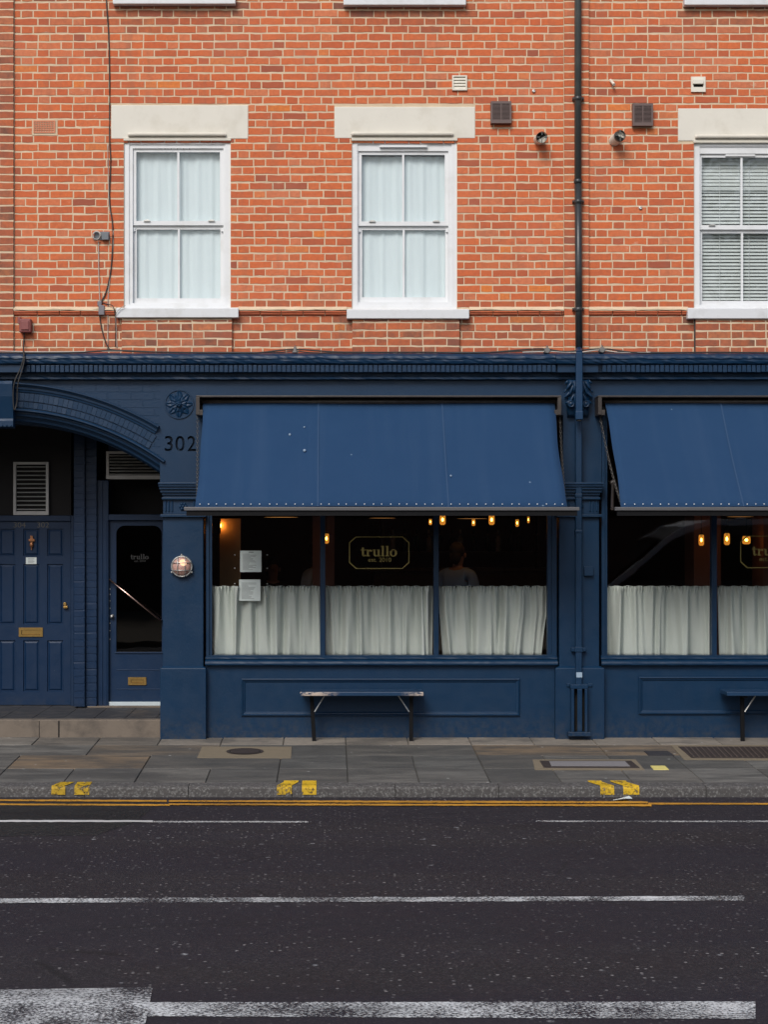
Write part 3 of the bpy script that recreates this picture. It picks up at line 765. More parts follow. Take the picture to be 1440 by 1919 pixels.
def hanging(px0, px1, py0, py1, Y, folds, amp, nx=150, nz=18, seed=1, edge=None, header=.0, hem=False, lean=0.0, gather=1.0):
    """cloth gathered into uneven folds; edge(side, t) shifts the sides in photo pixels"""
    rnd = random.Random(seed); L = px1 - px0
    ph = [rnd.uniform(0, 6.28) for _ in range(8)]
    centers = sorted(rnd.random() for _ in range(folds)); wid = [rnd.uniform(.3, .8) / folds for _ in range(folds)]
    am = [rnd.uniform(.4, 1.25) for _ in range(folds)]; drift = [rnd.uniform(-.6, .6) * 1.3 / folds for _ in range(folds)]
    st = [rnd.uniform(-.3, .35) for _ in range(folds)]
    vs = []
    for j in range(nz + 1):
        t = j / nz
        l = px0 + (edge('l', t) if edge else 0); r = px1 + (edge('r', t) if edge else 0)
        for i in range(nx + 1):
            u = i / nx; y = 0
            for c, w_, a, d, s_ in zip(centers, wid, am, drift, st):
                q = (u - c - d * t * .8) / (w_ * (1 + .35 * t))
                if abs(q) < 3: y += -a * math.exp(-q * q) * max(.18, min(1, .7 + s_ * (1 - 2 * t)))
            y += .35 * math.sin(u * 47 + ph[0] + t * 1.2) + .22 * math.sin(u * 91 + ph[1] - t * 1.5) * (1 - .5 * t)
            if header and t < .1: y += (1 - t / .1) * .5 * math.sin(u * folds * 11 + ph[2])
            px = l + (r - l) * u + (2.2 * math.sin(u * 30 + ph[3]) * t)
            zz = Z(py0 + (py1 - py0) * t, Y) + (.003 * math.sin(u * 60 + ph[4]) if j in (0, nz) else 0)
            vs.append((X(px, Y), Y + y * amp, zz))
    fs = [(j * (nx + 1) + i, (j + 1) * (nx + 1) + i, (j + 1) * (nx + 1) + i + 1, j * (nx + 1) + i + 1) for j in range(nz) for i in range(nx)]
    mb = MB(); mb.add(vs, fs); return mb
for k, (w, lab) in enumerate(((WIN[0], 'white net curtain behind the window nearest the black wall cable'), (WIN[1], 'white net curtain behind the window beside the brown vent'))):
    mb = hanging(w['gx'][0] - 14, w['gx'][1] + 14, w['gu'][0] + (4 if k else -6), w['gl'][1] + 14, BY + .128, 6, .010, 120, 30, 11 + k)
    tag(mb.build('net_curtain', NET, smooth=True), lab, 'curtain', 'net curtains in the upper windows')
# venetian blind
w = WIN[2]; bl = thing('venetian_blind', 'white slatted venetian blind inside the upper window at the right', 'blind', P(1391, 575, BY + .2))
mb = MB(); y = 300; k = 0
while y < 572:
    t = .86 if y < 350 else .70
    Yb = BY + .14; c = P(1397, y, Yb); hw = .0165
    x0, x1 = X(1308, Yb), X(1486, Yb)
    dz, dy = hw * math.sin(t * 1.5), hw * math.cos(t * 1.5)
    mb.add([(x0, Yb - dy, c.z - dz), (x1, Yb - dy, c.z - dz), (x1, Yb, c.z + .001), (x0, Yb, c.z + .001), (x0, Yb + dy, c.z + dz), (x1, Yb + dy, c.z + dz)],
           [(0, 1, 2, 3), (3, 2, 5, 4)])
    y += 6.5; k += 1
mb.build('slats', BLINDM, bl)
mb = MB()
for px in (1350, 1405, 1440): mb.tube([P(px, 296, BY + .12), P(px, 572, BY + .12)], .0022, 5)
mb.build('ladder_cord', UPVC, bl)
for y0, y1 in ((350, 357), (567, 575)):
    mb = MB(); mb.pbox(1306, 1488, y0, y1, BY + .122, BY + .16); mb.build('blind_rail', BLINDM, bl, bevel=.003)

# ---- cornice
CY = -.0
mb = MB(); x0, x1 = WX0, WX1
def cornice(mb, a, b, dy, jit=.003):
    q = lambda py, y: (y * .6 + dy, Z(py, y * .6 + dy))
    mb.extrude_x([(BY + .02, Z(659.5)), q(664, -.215), q(667, -.250), q(670, -.262), q(672, -.262), q(673.5, -.248), q(677, -.246), q(680.5, -.236), q(682.5, -.215), (-.02, Z(683.2, -.2))], a, b, .045, jit)
cornice(mb, x0, X(-45), 0); cornice(mb, X(45, -.2), X(1043, -.2), 0); cornice(mb, X(1127, -.2), x1, 0)
for c in (0, 1085): cornice(mb, X(c - 45 if c == 0 else 1043, -.2), X(c + 45 if c == 0 else 1127, -.2), -.045)
q = lambda py, y: (y, Z(py, y))
mb.extrude_x([(.02, Z(683.6)), q(683.6, -.10), q(697.5, -.10), q(699, -.045), q(705.5, -.04), q(706.5, -.065), q(710.5, -.065), q(712.5, -.01), (.02, Z(713))], x0, x1, .05, .002)
for c0, c1 in ((-42, 42), (1046, 1122)): mb.pbox(c0, c1, 683.8, 697.5, -.155, -.101)
cor = mb.build('cornice', BLUE, bld)
def dent(a, b):
    x = a; mb = MB()
    while x < b - 6:
        mb.pbox(x, x + 7.2 + random.uniform(-.4, .4), 684.2 + random.uniform(-.3, .5), 697.3 + random.uniform(-.4, .4), -.127 + random.uniform(-.003, .003), -.099); x += 9.05
    mb.build('dentils', BLUE, cor, bevel=.003)
dent(49, 1042); dent(1130, 1900); dent(-520, -50)

# ---- arch, spandrels, frieze
ACX, ACY = 0, 1300
def arc(Rp, a0, a1, n, Y): return [(X(ACX + Rp * math.sin(R(a)), Y), Z(ACY - Rp * math.cos(R(a)), Y)) for a in [a0 + (a1 - a0) * i / n for i in range(n + 1)]]
mb = MB()
top = Z(712)
A = 35.3
pts = arc(527, -A, A, 48, 0)                               # intrados, left to right
for (xa, za), (xb, zb) in zip(pts, pts[1:]):
    mb.add([(xa, 0, za), (xb, 0, zb), (xb, 0, top), (xa, 0, top)], [(0, 1, 2, 3)])
    mb.add([(xa, 0, za), (xb, 0, zb), (xb, .36, zb), (xa, .36, za)], [(3, 2, 1, 0)])
    mb.add([(xa, .36, za), (xb, .36, zb), (xb, .36, top), (xa, .36, top)], [(3, 2, 1, 0)])
sp = mb.build('spandrel', BLUEB, bld)
def ringprof(prof, a0, a1, n, mbx, mi=0):
    """prof: list of (radius px, Y)"""
    m = len(prof); vs = []; fs = []
    for i in range(n + 1):
        a = R(a0 + (a1 - a0) * i / n)
        for r, y in prof: vs.append((X(ACX + r * math.sin(a), 0), y, Z(ACY - r * math.cos(a), 0)))
    for i in range(n):
        for j in range(m - 1): fs.append((i * m + j, i * m + j + 1, (i + 1) * m + j + 1, (i + 1) * m + j))
    fs += [tuple(range(m - 1, -1, -1)), tuple(n * m + j for j in range(m))]
    mbx.add(vs, fs, mi)
mb = MB()
ringprof([(584, 0), (583.4, -.055), (582.6, -.066), (580.4, -.066), (579.6, -.05), (577.4, -.046), (576.8, -.03), (571.6, -.028), (571, -.016), (567, -.012), (566.4, 0)], -30.8, 30.8, 60, mb)
ringprof([(536, 0), (535.4, -.03), (533.6, -.042), (531.4, -.042), (529.8, -.03), (529.2, -.005), (526, .012), (522, .016), (521.4, .05), (517, .07), (513, .075), (512.4, .16), (509, .18), (508, .35), (520, .36)], -A, A, 60, mb)
mb.build('arch_moulding', BLUE, bld)
mb = MB(); a = -30.5                                       # two rings of painted voussoirs
while a < 30.4:
    w_ = .95
    for r0, r1 in ((537, 549), (550, 565.5)):
        ringprof([(r1, .002), (r1 - .6, -.012 + random.uniform(-.002, .002)), (r0 + .6, -.012 + random.uniform(-.002, .002)), (r0, .002)], a + .03, a + w_ - .03, 2, mb)
    a += w_
mb.build('arch_bricks', BLUE, bld)
# rendered pier head with the cut number
def digits_panel(px0, px1, py0, py1, Yf, Yb, text=None):
    mb = MB(); mb.pbox(px0, px1, py0, py1, Yf, Yb)
    o = mb.build('pier_head', BLUE, bld)
    if text:
        cm = MB(); 
        for (s_, a, b, c, d) in text: put_text(cm, s_, a, b, c, d, Yf, .12, 0, .007)
        cut = cm.build('cutter', BLUE)
        md = o.modifiers.new('b', 'BOOLEAN'); md.object = cut; md.operation = 'DIFFERENCE'; md.solver = 'EXACT'
        bpy.context.view_layer.update()
        me = bpy.data.meshes.new_from_object(o.evaluated_get(bpy.context.evaluated_depsgraph_get()))
        if len(me.polygons) > 20:
            o.modifiers.clear(); o.data = me
        else: o.modifiers.clear()
        me.materials.clear(); me.materials.append(BLUE)
        bpy.data.objects.remove(cut)
    return o
digits_panel(299.6, 388, 712.5, 906, -.004, .3, [('3', 308.5, 324, 817, 845.5), ('0', 328.5, 346, 817, 845.5), ('2', 351, 367, 817, 845.5)])
mb = MB(); mb.pbox(1056, 1128, 712.5, 906, -.004, .3); mb.build('pier_head', BLUE, bld)
mb = MB(); mb.pbox(-388, -299.6, 712.5, 906, -.004, .3); mb.build('pier_head', BLUE, bld)
for q_ in ((388, 1056, 778, .12, 'frieze'), (1128, 1790, 778, .12, 'frieze'), (1790, 1930, 1382, .3, 'end_wall'), (-560, -388, 1382, .3, 'end_wall')):
    mb = MB(); mb.pbox(q_[0], q_[1], 712.5, q_[2], .0, q_[3]); mb.build(q_[4], BLUE, bld)
# rosette
rs = MB(); c = P(335.5, 757.5, -.004); rr = 27.5 / 196
rs.lathe((c.x, -.004, c.z), [(rr * 1.02, .002), (rr, -.012), (rr * .93, -.012), (rr * .9, -.003), (0, -.003)], 'Y', 40)
for ring, (n, L, wd, off, dep) in enumerate(((8, .97, .27, 0, .012), (8, .66, .22, 22.5, .022))):
    for k in range(n):
        a = R(360 / n * k + off); ux, uz = math.cos(a), math.sin(a); vs = []; fs = []
        for i in range(6):
            t = i / 5; r_ = rr * (.12 + (L - .12) * t); hw = rr * wd * math.sin(math.pi * min(1, .18 + t * .8)) ** .8 * (1 if i < 5 else .05)
            yb = -.006 - dep * math.sin(math.pi * (.25 + .65 * t))
            for s_ in (-1, -.45, 0, .45, 1):
                dy = (.004 if s_ == 0 else (-.004 if abs(s_) < 1 else .006))
                vs.append((c.x + ux * r_ - uz * hw * s_, yb + dy, c.z + uz * r_ + ux * hw * s_))
        for i in range(5):
            for j in range(4): fs.append((i * 5 + j, (i + 1) * 5 + j, (i + 1) * 5 + j + 1, i * 5 + j + 1))
        rs.add(vs, fs)
for k in range(5): rs.ell((c.x + .016 * math.cos(k * 1.257), -.05, c.z + .016 * math.sin(k * 1.257)), (.014, .014, .014), None, 8, 6)
rs.ell((c.x, -.055, c.z), (.012, .014, .012), None, 8, 6)
rs.build('rosette', BLUE, bld)
# consoles: keystone of the arch and the carved console over the right pilaster
mb = MB(); mb.extrude_x([(-.0, Z(714)), (-.14, Z(716)), (-.16, Z(722)), (-.15, Z(745)), (-.12, Z(770)), (-.10, Z(786)), (-.11, Z(790)), (-.11, Z(801)), (.0, Z(803))], X(-25, -.1), X(24.5, -.1), .03, .001)
for k in range(6): mb.ell(P(-21 + k * 8.2, 797.5, -.112), (.010, .008, .010), None, 8, 6)
mb.build('keystone', BLUE, bld, bevel=.003)
mb = MB()
mb.extrude_x([(0, Z(712)), (-.13, Z(714)), (-.14, Z(722)), (-.10, Z(750)), (-.075, Z(765)), (-.07, Z(778)), (0, Z(783))], X(1066, -.1), X(1105, -.1), .03, .002)
for sgn in (-1, 1):
    for k, (dx, py, ln, rot) in enumerate(((17, 722, .05, 35), (13, 730, .06, 20), (19, 738, .055, 45), (12, 746, .06, 28), (17, 752, .05, 60), (7, 724, .06, 8), (6, 742, .07, 5))):
        m_ = Matrix.Rotation(R(-rot * sgn), 3, 'Y')
        mb.ell(P(1085 + sgn * dx, py, -.135 + .0015 * (py - 722)), (.016, .02, ln), m_, 10, 7)
        mb.ell(P(1085 + sgn * (dx + 5), py - 6, -.13 + .0015 * (py - 722)), (.011, .018, ln * .5), m_, 8, 6)
    mb.lathe(P(1085 + sgn * 14, 757, -.10), [(.0, -.02), (.012, -.022), (.016, -.012), (.022, -.012), (.028, -.022), (.035, -.014), (.037, .05)], 'Y', 16)
mb.build('console', BLUE, bld, smooth=True)

# ---- pilasters
def pilaster(a, b, pa, pb, ca, cb, rosette_px=None):
    mb = MB(); Yp, Ys = -.085, -.055
    mb.pbox(a, b, 966, 1251, Ys, .3)
    pil = mb.build('pilaster', BLUE, bld, bevel=.006)
    mb = MB()
    zt = Z(1250, Yp); x0, x1 = X(pa, Yp), X(pb, Yp)
    mb.add([(x0, Yp, -.03), (x1, Yp, -.03), (x1, .3, -.03), (x0, .3, -.03), (x0, Yp, zt - .012), (x1, Yp, zt - .012), (x1, .3, zt - .012), (x0, .3, zt - .012),
            (X(a, Ys), Ys, zt + .006), (X(b, Ys), Ys, zt + .006)],
           [(0, 1, 5, 4), (1, 2, 6, 5), (3, 0, 4, 7), (4, 5, 9, 8), (5, 6, 9), (7, 4, 8), (6, 7, 8, 9)])
    mb.build('plinth', BLUE, pil, bevel=.006)
    mb = MB()
    for (e, y0, y1, Y) in ((10, 904, 908, -.15), (9.4, 908.5, 912, -.14), (8, 912.3, 917, -.125), (6, 917.2, 923, -.105), (3, 923.2, 928, -.085), (.5, 928.2, 931.6, -.07), (3.4, 931.8, 936, -.09)):
        mb.pbox(a - e + 1, b + e - 1, y0, y1, Y, .3)
    mb.pbox(a + .5, b - .5, 936.2, 963.4, -.058, .3)
    for k in range(3):
        for base in (a + 5 + 6.2 * k, b - 5 - 6.2 * k): mb.tube([P(base, 939, -.06), P(base, 959, -.06)], .010, 6)
    mb.pbox(a - 5, b + 5, 963.6, 968.8, -.095, .3)
    cx = (a + b) / 2
    for k in range(6):
        an = k * math.pi / 3; mb.ell(P(cx + 5 * math.cos(an), 949 + 5 * math.sin(an), -.066), (.016, .014, .016), None, 8, 6)
    mb.ell(P(cx, 949, -.072), (.014, .014, .014), None, 8, 6)
    mb.build('capital', BLUE, pil, bevel=.003)
    return pil
pilaster(305, 381, 300, 386, 290, 370); pilaster(1049, 1124, 1042, 1134, 1058, 1130); pilaster(1792, 1868, 1787, 1873, 0, 0); pilaster(-381, -305, -386, -300, 0, 0)
# little box on the right pilaster
bx = MB(); bx.pbox(1096, 1113, 1062, 1079, -.10, -.056); tag(bx.build('junction_box', BLUE, bevel=.003), 'small blue painted box on the pilaster beside the drainpipe', 'junction box')

# ---- shop windows
def shop_window(a, b, mull):
    Yf = .015; mb = MB(); ops = []
    ed = [a + 11] + [v for m in mull for v in (m - 4.6, m + 4.6)] + [b - 17]
    for i in range(0, len(ed), 2): ops.append((X(ed[i], Yf), X(ed[i + 1], Yf), Z(1228, Yf), Z(786, Yf)))
    cut_wall(mb, X(a, Yf), X(b, Yf), Z(1231, Yf), Z(777, Yf), Yf, Yf + .09, ops)
    cut_wall(mb, X(a + .3, Yf), X(b - .3, Yf), Z(1230.5, Yf), Z(778.5, Yf), Yf - .018, Yf - .002, [(X(a + 6, Yf), X(b - 9, Yf), Z(1228, Yf), Z(782, Yf))])
    win = mb.build('shop_window', BLUE, bld, bevel=.004)
    for i in range(0, len(ed), 2):
        g = MB(); Y = Yf + .05
        g.add([(X(ed[i] - 1, Y), Y, Z(1229.5, Y)), (X(ed[i + 1] + 1, Y), Y, Z(1229.5, Y)), (X(ed[i + 1] + 1, Y), Y, Z(785, Y)), (X(ed[i] - 1, Y), Y, Z(785, Y))], [(0, 1, 2, 3)])
        g.build('pane', SHOPGLASS, win)
    mb = MB()
    q = lambda py, y: (y, Z(py, y))
    mb.extrude_x([(.05, Z(1227.5, .05)), q(1230.5, -.005), q(1232, -.02), q(1234.5, -.022), q(1235.5, -.012), q(1238, -.03), q(1240, -.05), q(1243.5, -.055), q(1246.5, -.052), q(1247.5, .02)], X(a - 1), X(b + 1), .05, .0012)
    mb.build('sill', BLUE, win)
    mb = MB(); mb.box(X(a - 1), X(b + 1), .0, .25, -.03, Z(1247.3))
    st = mb.build('stall_riser', BLUE, bld)
    return win, st
def panel_mould(a, b, y0, y1, st):
    mb = MB(); w_ = .042
    x0, x1, z0, z1 = X(a), X(b), Z(y1), Z(y0)
    prof = [(0, 0.0), (.003, -.018), (.012, -.024), (.020, -.012), (.030, -.010), (w_, 0.0)]
    loops = [[(x0 + d, y, z0 + d), (x1 - d, y, z0 + d), (x1 - d, y, z1 - d), (x0 + d, y, z1 - d)] for d, y in prof]
    vs = [p for l in loops for p in l]; fs = []
    for i in range(len(loops) - 1):
        for k in range(4): fs.append((i * 4 + k, i * 4 + (k + 1) % 4, (i + 1) * 4 + (k + 1) % 4, (i + 1) * 4 + k))
    mb.add(vs, fs); mb.build('panel_moulding', BLUE, st)
win1, st1 = shop_window(386, 1044, (605, 818)); panel_mould(452, 975, 1271, 1342, st1)
win2, st2 = shop_window(1128, 1788, (1340, 1552)); panel_mould(1197, 1718, 1268, 1339, st2)
# gilt lettering on the panes
def letters(cx, cy, sc, Y, mat, parent, small=True, frame=True):
    mb = MB(); kk = [0]
    def u(px): return X(cx + px * sc, Y)
    def wz(py): return Z(cy - py * sc, Y)
    def poly(pts):
        kk[0] += 1; yo = Y - .0006 - .0004 * (kk[0] % 3)
        mb.add([(u(a), yo, wz(b)) for a, b in pts], [tuple(range(len(pts)))])
    def rc(a, b, c, d): poly([(a, c), (b, c), (b, d), (a, d)])
    def ring(x, y, rx, ry, ix, iy, a0=0, a1=360, n=24):
        kk[0] += 1; yo = Y - .0006 - .0004 * (kk[0] % 3); vs = []
        for i in range(n + 1):
            a = R(a0 + (a1 - a0) * i / n)
            vs += [(u(x + rx * math.cos(a)), yo, wz(y + ry * math.sin(a))), (u(x + ix * math.cos(a)), yo, wz(y + iy * math.sin(a)))]
        mb.add(vs, [(2 * i, 2 * i + 2, 2 * i + 3, 2 * i + 1) for i in range(n)])
    # baseline 0; x-height 12.5; ascender 19.5 (photo pixels at scale 1); starts at x = 0
    x = 0                                                   # t
    rc(x + 2.6, x + 6.3, 2.2, 16.5); rc(x, x + 2.5, 11, 12.6); rc(x + 6.4, x + 9.6, 11, 12.6); ring(x + 6.4, 3.6, 3.8, 3.7, 1.4, 2.2, 180, 345)
    x = 10.2                                                # r
    rc(x + 1.6, x + 5.3, 0.02, 12.6); rc(x, x + 1.5, 0, 1.5); rc(x + 5.4, x + 7.4, 0, 1.5); rc(x, x + 1.5, 11.2, 12.6); ring(x + 8, 8.4, 3.2, 4.2, 1.6, 3.0, 40, 180); ring(x + 9.4, 10.2, 1.9, 1.9, 0, 0)
    x = 22.6                                                # u
    rc(x + 1.6, x + 5.3, 3.6, 12.6); rc(x, x + 1.5, 11.2, 12.6); rc(x + 9.4, x + 13.1, 0, 12.6); rc(x + 7.8, x + 9.3, 11.2, 12.6); rc(x + 13.2, x + 14.9, 0, 1.5); ring(x + 5.8, 3.9, 4.2, 4.2, .5, 2.4, 180, 330)
    for x in (38.2, 46.8):                                  # l l
        rc(x + 1.6, x + 5.4, 0, 19.6); rc(x, x + 1.5, 0, 1.5); rc(x + 5.5, x + 7.2, 0, 1.5); rc(x, x + 1.5, 18.1, 19.6)
    ring(61.6, 6.2, 7.0, 6.7, 3.0, 5.2, 0, 360, 30)         # o
    lt = mb
    if small:
        put_text(lt, 'est. 2010', cx + 14.5 * sc, cx + 57.5 * sc, cy + 2.6 * sc, cy + 10.4 * sc, Y - .001, .001)
    if frame:
        o = [(-9, 37), (79, 37), (91.5, 26), (91.5, -12), (79, -23.5), (-9, -23.5), (-21.5, -12), (-21.5, 26)]
        ccx, ccy = 35, 6.7; k1, k2 = .972, .955
        inn = [(ccx + (a - ccx) * k1, ccy + (b - ccy) * k2) for a, b in o]
        for i in range(8):
            j = (i + 1) % 8; poly([o[i], inn[i], inn[j], o[j]])
    return lt.build('window_lettering', mat, parent)
YG = .015 + .05
letters(676, 1042.5, 1.0, YG, GOLD, win1); letters(1410, 1041, 1.0, YG, GOLD, win2)

# ---- porch
PY = 1.42
mb = MB(); zf = Z(1349, .02)
mb.box(X(-300, 0), X(300.5, 0), .02, .14, -.03, zf)
mb.build('porch_step', STEP, bld, bevel=.008)
for px in (73, 109):
    mb = MB(); mb.pbox(px - .6, px + .6 if px == 73 else px + 2.2, 1351, 1382, .0185, .03)
    mb.build('step_joint', DARKHOLE, bld)
mb = MB(); x = X(-300); zt = zf - .004
mb.box(X(-300), X(304), .145, 3.0, -.03, zt - .012, 1)
while x < X(300):
    for j in range(5): mb.box(x + .003, min(x + .297, X(304)), .147 + j * .3, .147 + j * .3 + .294, zt - .012, zt + random.uniform(-.001, .001), 0)
    x += .3
mb.build('porch_floor', [SLATE, JOINT], bld)
mb = MB()
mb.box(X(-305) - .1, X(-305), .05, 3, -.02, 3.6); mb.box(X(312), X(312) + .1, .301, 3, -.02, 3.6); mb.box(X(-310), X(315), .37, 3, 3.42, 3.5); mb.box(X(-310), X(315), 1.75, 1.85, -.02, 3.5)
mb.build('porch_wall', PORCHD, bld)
# left door: frame, leaf, furniture
def raised_panel(mb, a, b, y0, y1, Y, dep=.014):
    x0, x1, z0, z1 = X(a, Y), X(b, Y), Z(y1, Y), Z(y0, Y); q = .028
    L = [(0, 0.0), (.006, dep), (.012, dep), (q, dep - .010)]
    vs = [p for d, yy in L for p in ((x0 + d, Y + yy, z0 + d), (x1 - d, Y + yy, z0 + d), (x1 - d, Y + yy, z1 - d), (x0 + d, Y + yy, z1 - d))]; fs = []
    for i in range(len(L) - 1):
        for k in range(4): fs.append((i * 4 + k, i * 4 + (k + 1) % 4, (i + 1) * 4 + (k + 1) % 4, (i + 1) * 4 + k))
    n = (len(L) - 1) * 4; fs.append((n, n + 1, n + 2, n + 3)); mb.add(vs, fs)
mb = MB(); rows = ((991, 1042), (1057, 1170), (1200, 1296)); cols = ((-2, 28), (43, 73), (88, 118))
ops = [(X(a, PY), X(b, PY), Z(d, PY), Z(c, PY)) for a, b in cols for c, d in rows]
cut_wall(mb, X(-15, PY), X(132, PY), Z(1321, PY), Z(977, PY), PY, PY + .05, ops)
for a, b in cols:
    for c, d in rows: raised_panel(mb, a, b, c, d, PY)
door = mb.build('panelled_door', BLUED, bld)
mb = MB(); mb.pbox(132.2, 138, 966, 1323, PY - .03, PY + .1); mb.pbox(-24, -15.2, 966, 1323, PY - .03, PY + .1); mb.pbox(-15, 132, 966, 976.6, PY - .03, PY + .1); mb.pbox(-300, -24, 800, 1323, PY, PY + .1)
mb.build('door_frame', BLUED, door, bevel=.004)
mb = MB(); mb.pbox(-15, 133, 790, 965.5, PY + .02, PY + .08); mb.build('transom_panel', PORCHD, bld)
def letter_plate(a, b, c, d, Y, par):
    mb = MB(); cut_wall(mb, X(a, Y), X(b, Y), Z(d, Y), Z(c, Y), Y - .012, Y + .001, [(X(a + 5, Y), X(b - 5, Y), Z(d - 3.6, Y), Z(c + 4.6, Y))])
    mb.pbox(a + 5.4, b - 5.4, c + 5, d - 4, Y - .006, Y)
    mb.build('letter_plate', BRASS, par, bevel=.002)
letter_plate(35, 80, 1176, 1193, PY, door)
for t_, a, b in (('304', 25, 47.5), ('302', 69, 91.5)):
    mb = MB(); put_text(mb, t_, a, b, 978.8, 988.6, PY - .002, .004); mb.build('door_number', DIMGOLD, door)
mb = MB(); c = P(58, 1015, PY)
mb.pbox(53, 64, 1010, 1014.5, PY - .03, PY); mb.pbox(56, 61, 1004, 1024, PY - .018, PY); mb.ell(P(58.5, 1021, PY - .02), (.022, .016, .028), None, 10, 8); mb.pbox(57.3, 59.3, 1025, 1031, PY - .01, PY)
mb.build('knocker', simple('copper_knocker', (.36, .16, .075), .4, .15, 20, metal=.7), door, bevel=.002)
mb = MB(); mb.pbox(48, 68, 1044.5, 1057, PY - .004, PY); mb.build('notice_plate', PAPER, door)
mb = MB()
for k in range(4): mb.pbox(52, 64 - (k % 2) * 2, 1046.6 + k * 2.5, 1047.4 + k * 2.5, PY - .0055, PY - .0035)
mb.build('notice_text', INK, door)
mb = MB(); mb.lathe(P(121.5, 1132, PY), [(0, -.02), (.017, -.02), (.019, 0)], 'Y', 16); mb.pbox(118, 126, 1136, 1140, PY - .035, PY); mb.build('door_lock', BRASS, door, bevel=.002)
# painted brick pier between the doors
mb = MB(); Yq = PY - .26
mb.pbox(138, 158.5, 800, 1324, Yq + .004, PY + .3); mb.pbox(158.5, 180, 800, 1324, Yq + .05, PY + .3)
lay(mb, X(137.5, Yq), X(158.5, Yq), Z(1323, Yq), Z(800, Yq), Yq, (), 0, None, phase=1, closer=False)
lay(mb, X(158.8, Yq), X(180, Yq), Z(1323, Yq), Z(800, Yq), Yq + .046, (), 0, None, phase=0, closer=False)
mb.build('porch_pier', BLUED, bld)
# right door
RY = PY - .12
mb = MB(); mb.pbox(181, 203, 900, 1325, RY - .05, RY + .1); mb.pbox(203, 325, 964, 975, RY - .05, RY + .1); mb.pbox(188, 192, 900, 1324, RY - .06, RY - .049); mb.pbox(196, 200, 975, 1324, RY - .058, RY - .049)
mb.pbox(203, 325, 800, 845, RY - .02, RY + .05)
fr = mb.build('restaurant_door_frame', BLUED, bld, bevel=.004)
mb = MB(); g = (217.5, 303, 985, 1222)
cut_wall(mb, X(203.5, RY), X(318, RY), Z(1317, RY), Z(976, RY), RY, RY + .05, [(X(g[0], RY), X(g[1], RY), Z(g[3], RY), Z(g[2], RY))])
for sx, cx_ in ((1, g[0]), (-1, g[1])):                    # rounded top corners of the light
    r = 16; poly = [(X(cx_, RY), Z(g[2], RY))] + [(X(cx_ + sx * (r - r * math.cos(R(t))), RY), Z(g[2] + r - r * math.sin(R(t)), RY)) for t in range(0, 91, 15)]
    if sx > 0: poly = [poly[0]] + poly[1:]
    else: poly = poly
    mb.prism(poly if sx < 0 else poly[::-1], RY + .001, RY + .049)
mb.pbox(215, 320, 1222, 1224.5, RY - .012, RY + .001)
mb.pbox(218, 318, 1255, 1256.5, RY - .004, RY + .001); mb.pbox(218, 318, 1291, 1292.5, RY - .004, RY + .001)
d2 = mb.build('restaurant_door', BLUED, bld, bevel=.003)
mb = MB(); Y = RY + .025; mb.add([(X(g[0] - 1, Y), Y, Z(g[3] + 1, Y)), (X(g[1] + 1, Y), Y, Z(g[3] + 1, Y)), (X(g[1] + 1, Y), Y, Z(g[2] - 1, Y)), (X(g[0] - 1, Y), Y, Z(g[2] - 1, Y))], [(0, 1, 2, 3)]); mb.build('door_glass', DOORGLASS, d2)
letters(244, 1048, .5, RY + .022, FAINT, d2, True, False)
letter_plate(240, 274, 1269, 1283.5, RY, d2)
mb = MB(); a, b = P(204.5, 1086, RY - .075), P(301, 1163, RY - .075)
mb.tube([a + Vector((0, .075, 0)), a, a.lerp(b, .5), b, b + Vector((0, .075, 0))], .0105, 10); mb.build('pull_bar', COPPER, d2, smooth=True)
mb = MB(); mb.lathe(P(210, 1155, RY), [(0, -.045), (.014, -.042), (.019, -.03), (.012, -.015), (.02, -.006), (.022, 0)], 'Y', 16); mb.build('door_knob', STEEL, d2, smooth=True)
mb = MB(); mb.pbox(203.5, 318, 1315.5, 1324, RY - .03, RY + .03); mb.build('weather_bar', simple('pale_weather_bar', (.50, .58, .62), .5, .1, 8), d2, bevel=.003)
for y in (1104, 1114, 1126, 1140, 1168, 1182, 1198):
    mb = MB(); mb.lathe(P(205.8, y, RY), [(0, -.004), (.006, -.003), (.007, 0)], 'Y', 8); mb.build('stud', STEEL, fr)
mb = MB(); mb.pbox(163, 318, 1323.5, 1336, RY - .1, RY + .1); mb.build('door_threshold', STEP, bld, bevel=.004)
# louvred vents in the porch
def louvre(a, b, c, d, Y, lab, cat='vent', n=11):
    t = thing('louvre_vent', lab, cat, P((a + b) / 2, d, Y), 'louvred vents in the porch')
    mb = MB(); e = 6
    cut_wall(mb, X(a, Y), X(b, Y), Z(d, Y), Z(c, Y), Y - .02, Y + .02, [(X(a + 5, Y), X(b - 5, Y), Z(d - 7, Y), Z(c + 4.5, Y))])
    for sx in (a + 2.6, b - 2.6):
        for sy in (c + 14, d - 14): mb.lathe(P(sx, sy, Y - .02), [(0, -.003), (.005, -.002), (.005, .001)], 'Y', 8)
    mb.build('frame', LOUVRE, t, bevel=.003)
    mb = MB(); h = (d - 7 - c - 4.5) / n
    for k in range(n):
        y = c + 4.5 + h * (k + .5); p0 = P(a + 5, y, Y); p1 = P(b - 5, y, Y)
        mb.add([(p0.x, Y - .014, p0.z - .006), (p1.x, Y - .014, p0.z - .006), (p1.x, Y + .018, p0.z + .004), (p0.x, Y + .018, p0.z + .004),
                (p0.x, Y - .014, p0.z - .009), (p1.x, Y - .014, p0.z - .009), (p1.x, Y + .018, p0.z + .001), (p0.x, Y + .018, p0.z + .001)], [(0, 1, 2, 3), (7, 6, 5, 4), (4, 5, 1, 0), (3, 2, 6, 7)])
    mb.build('slats', LOUVRE, t)
    mb = MB(); mb.pbox(a + 4, b - 4, c + 4, d - 4, Y + .021, Y + .04); mb.build('duct', DARKHOLE, t)
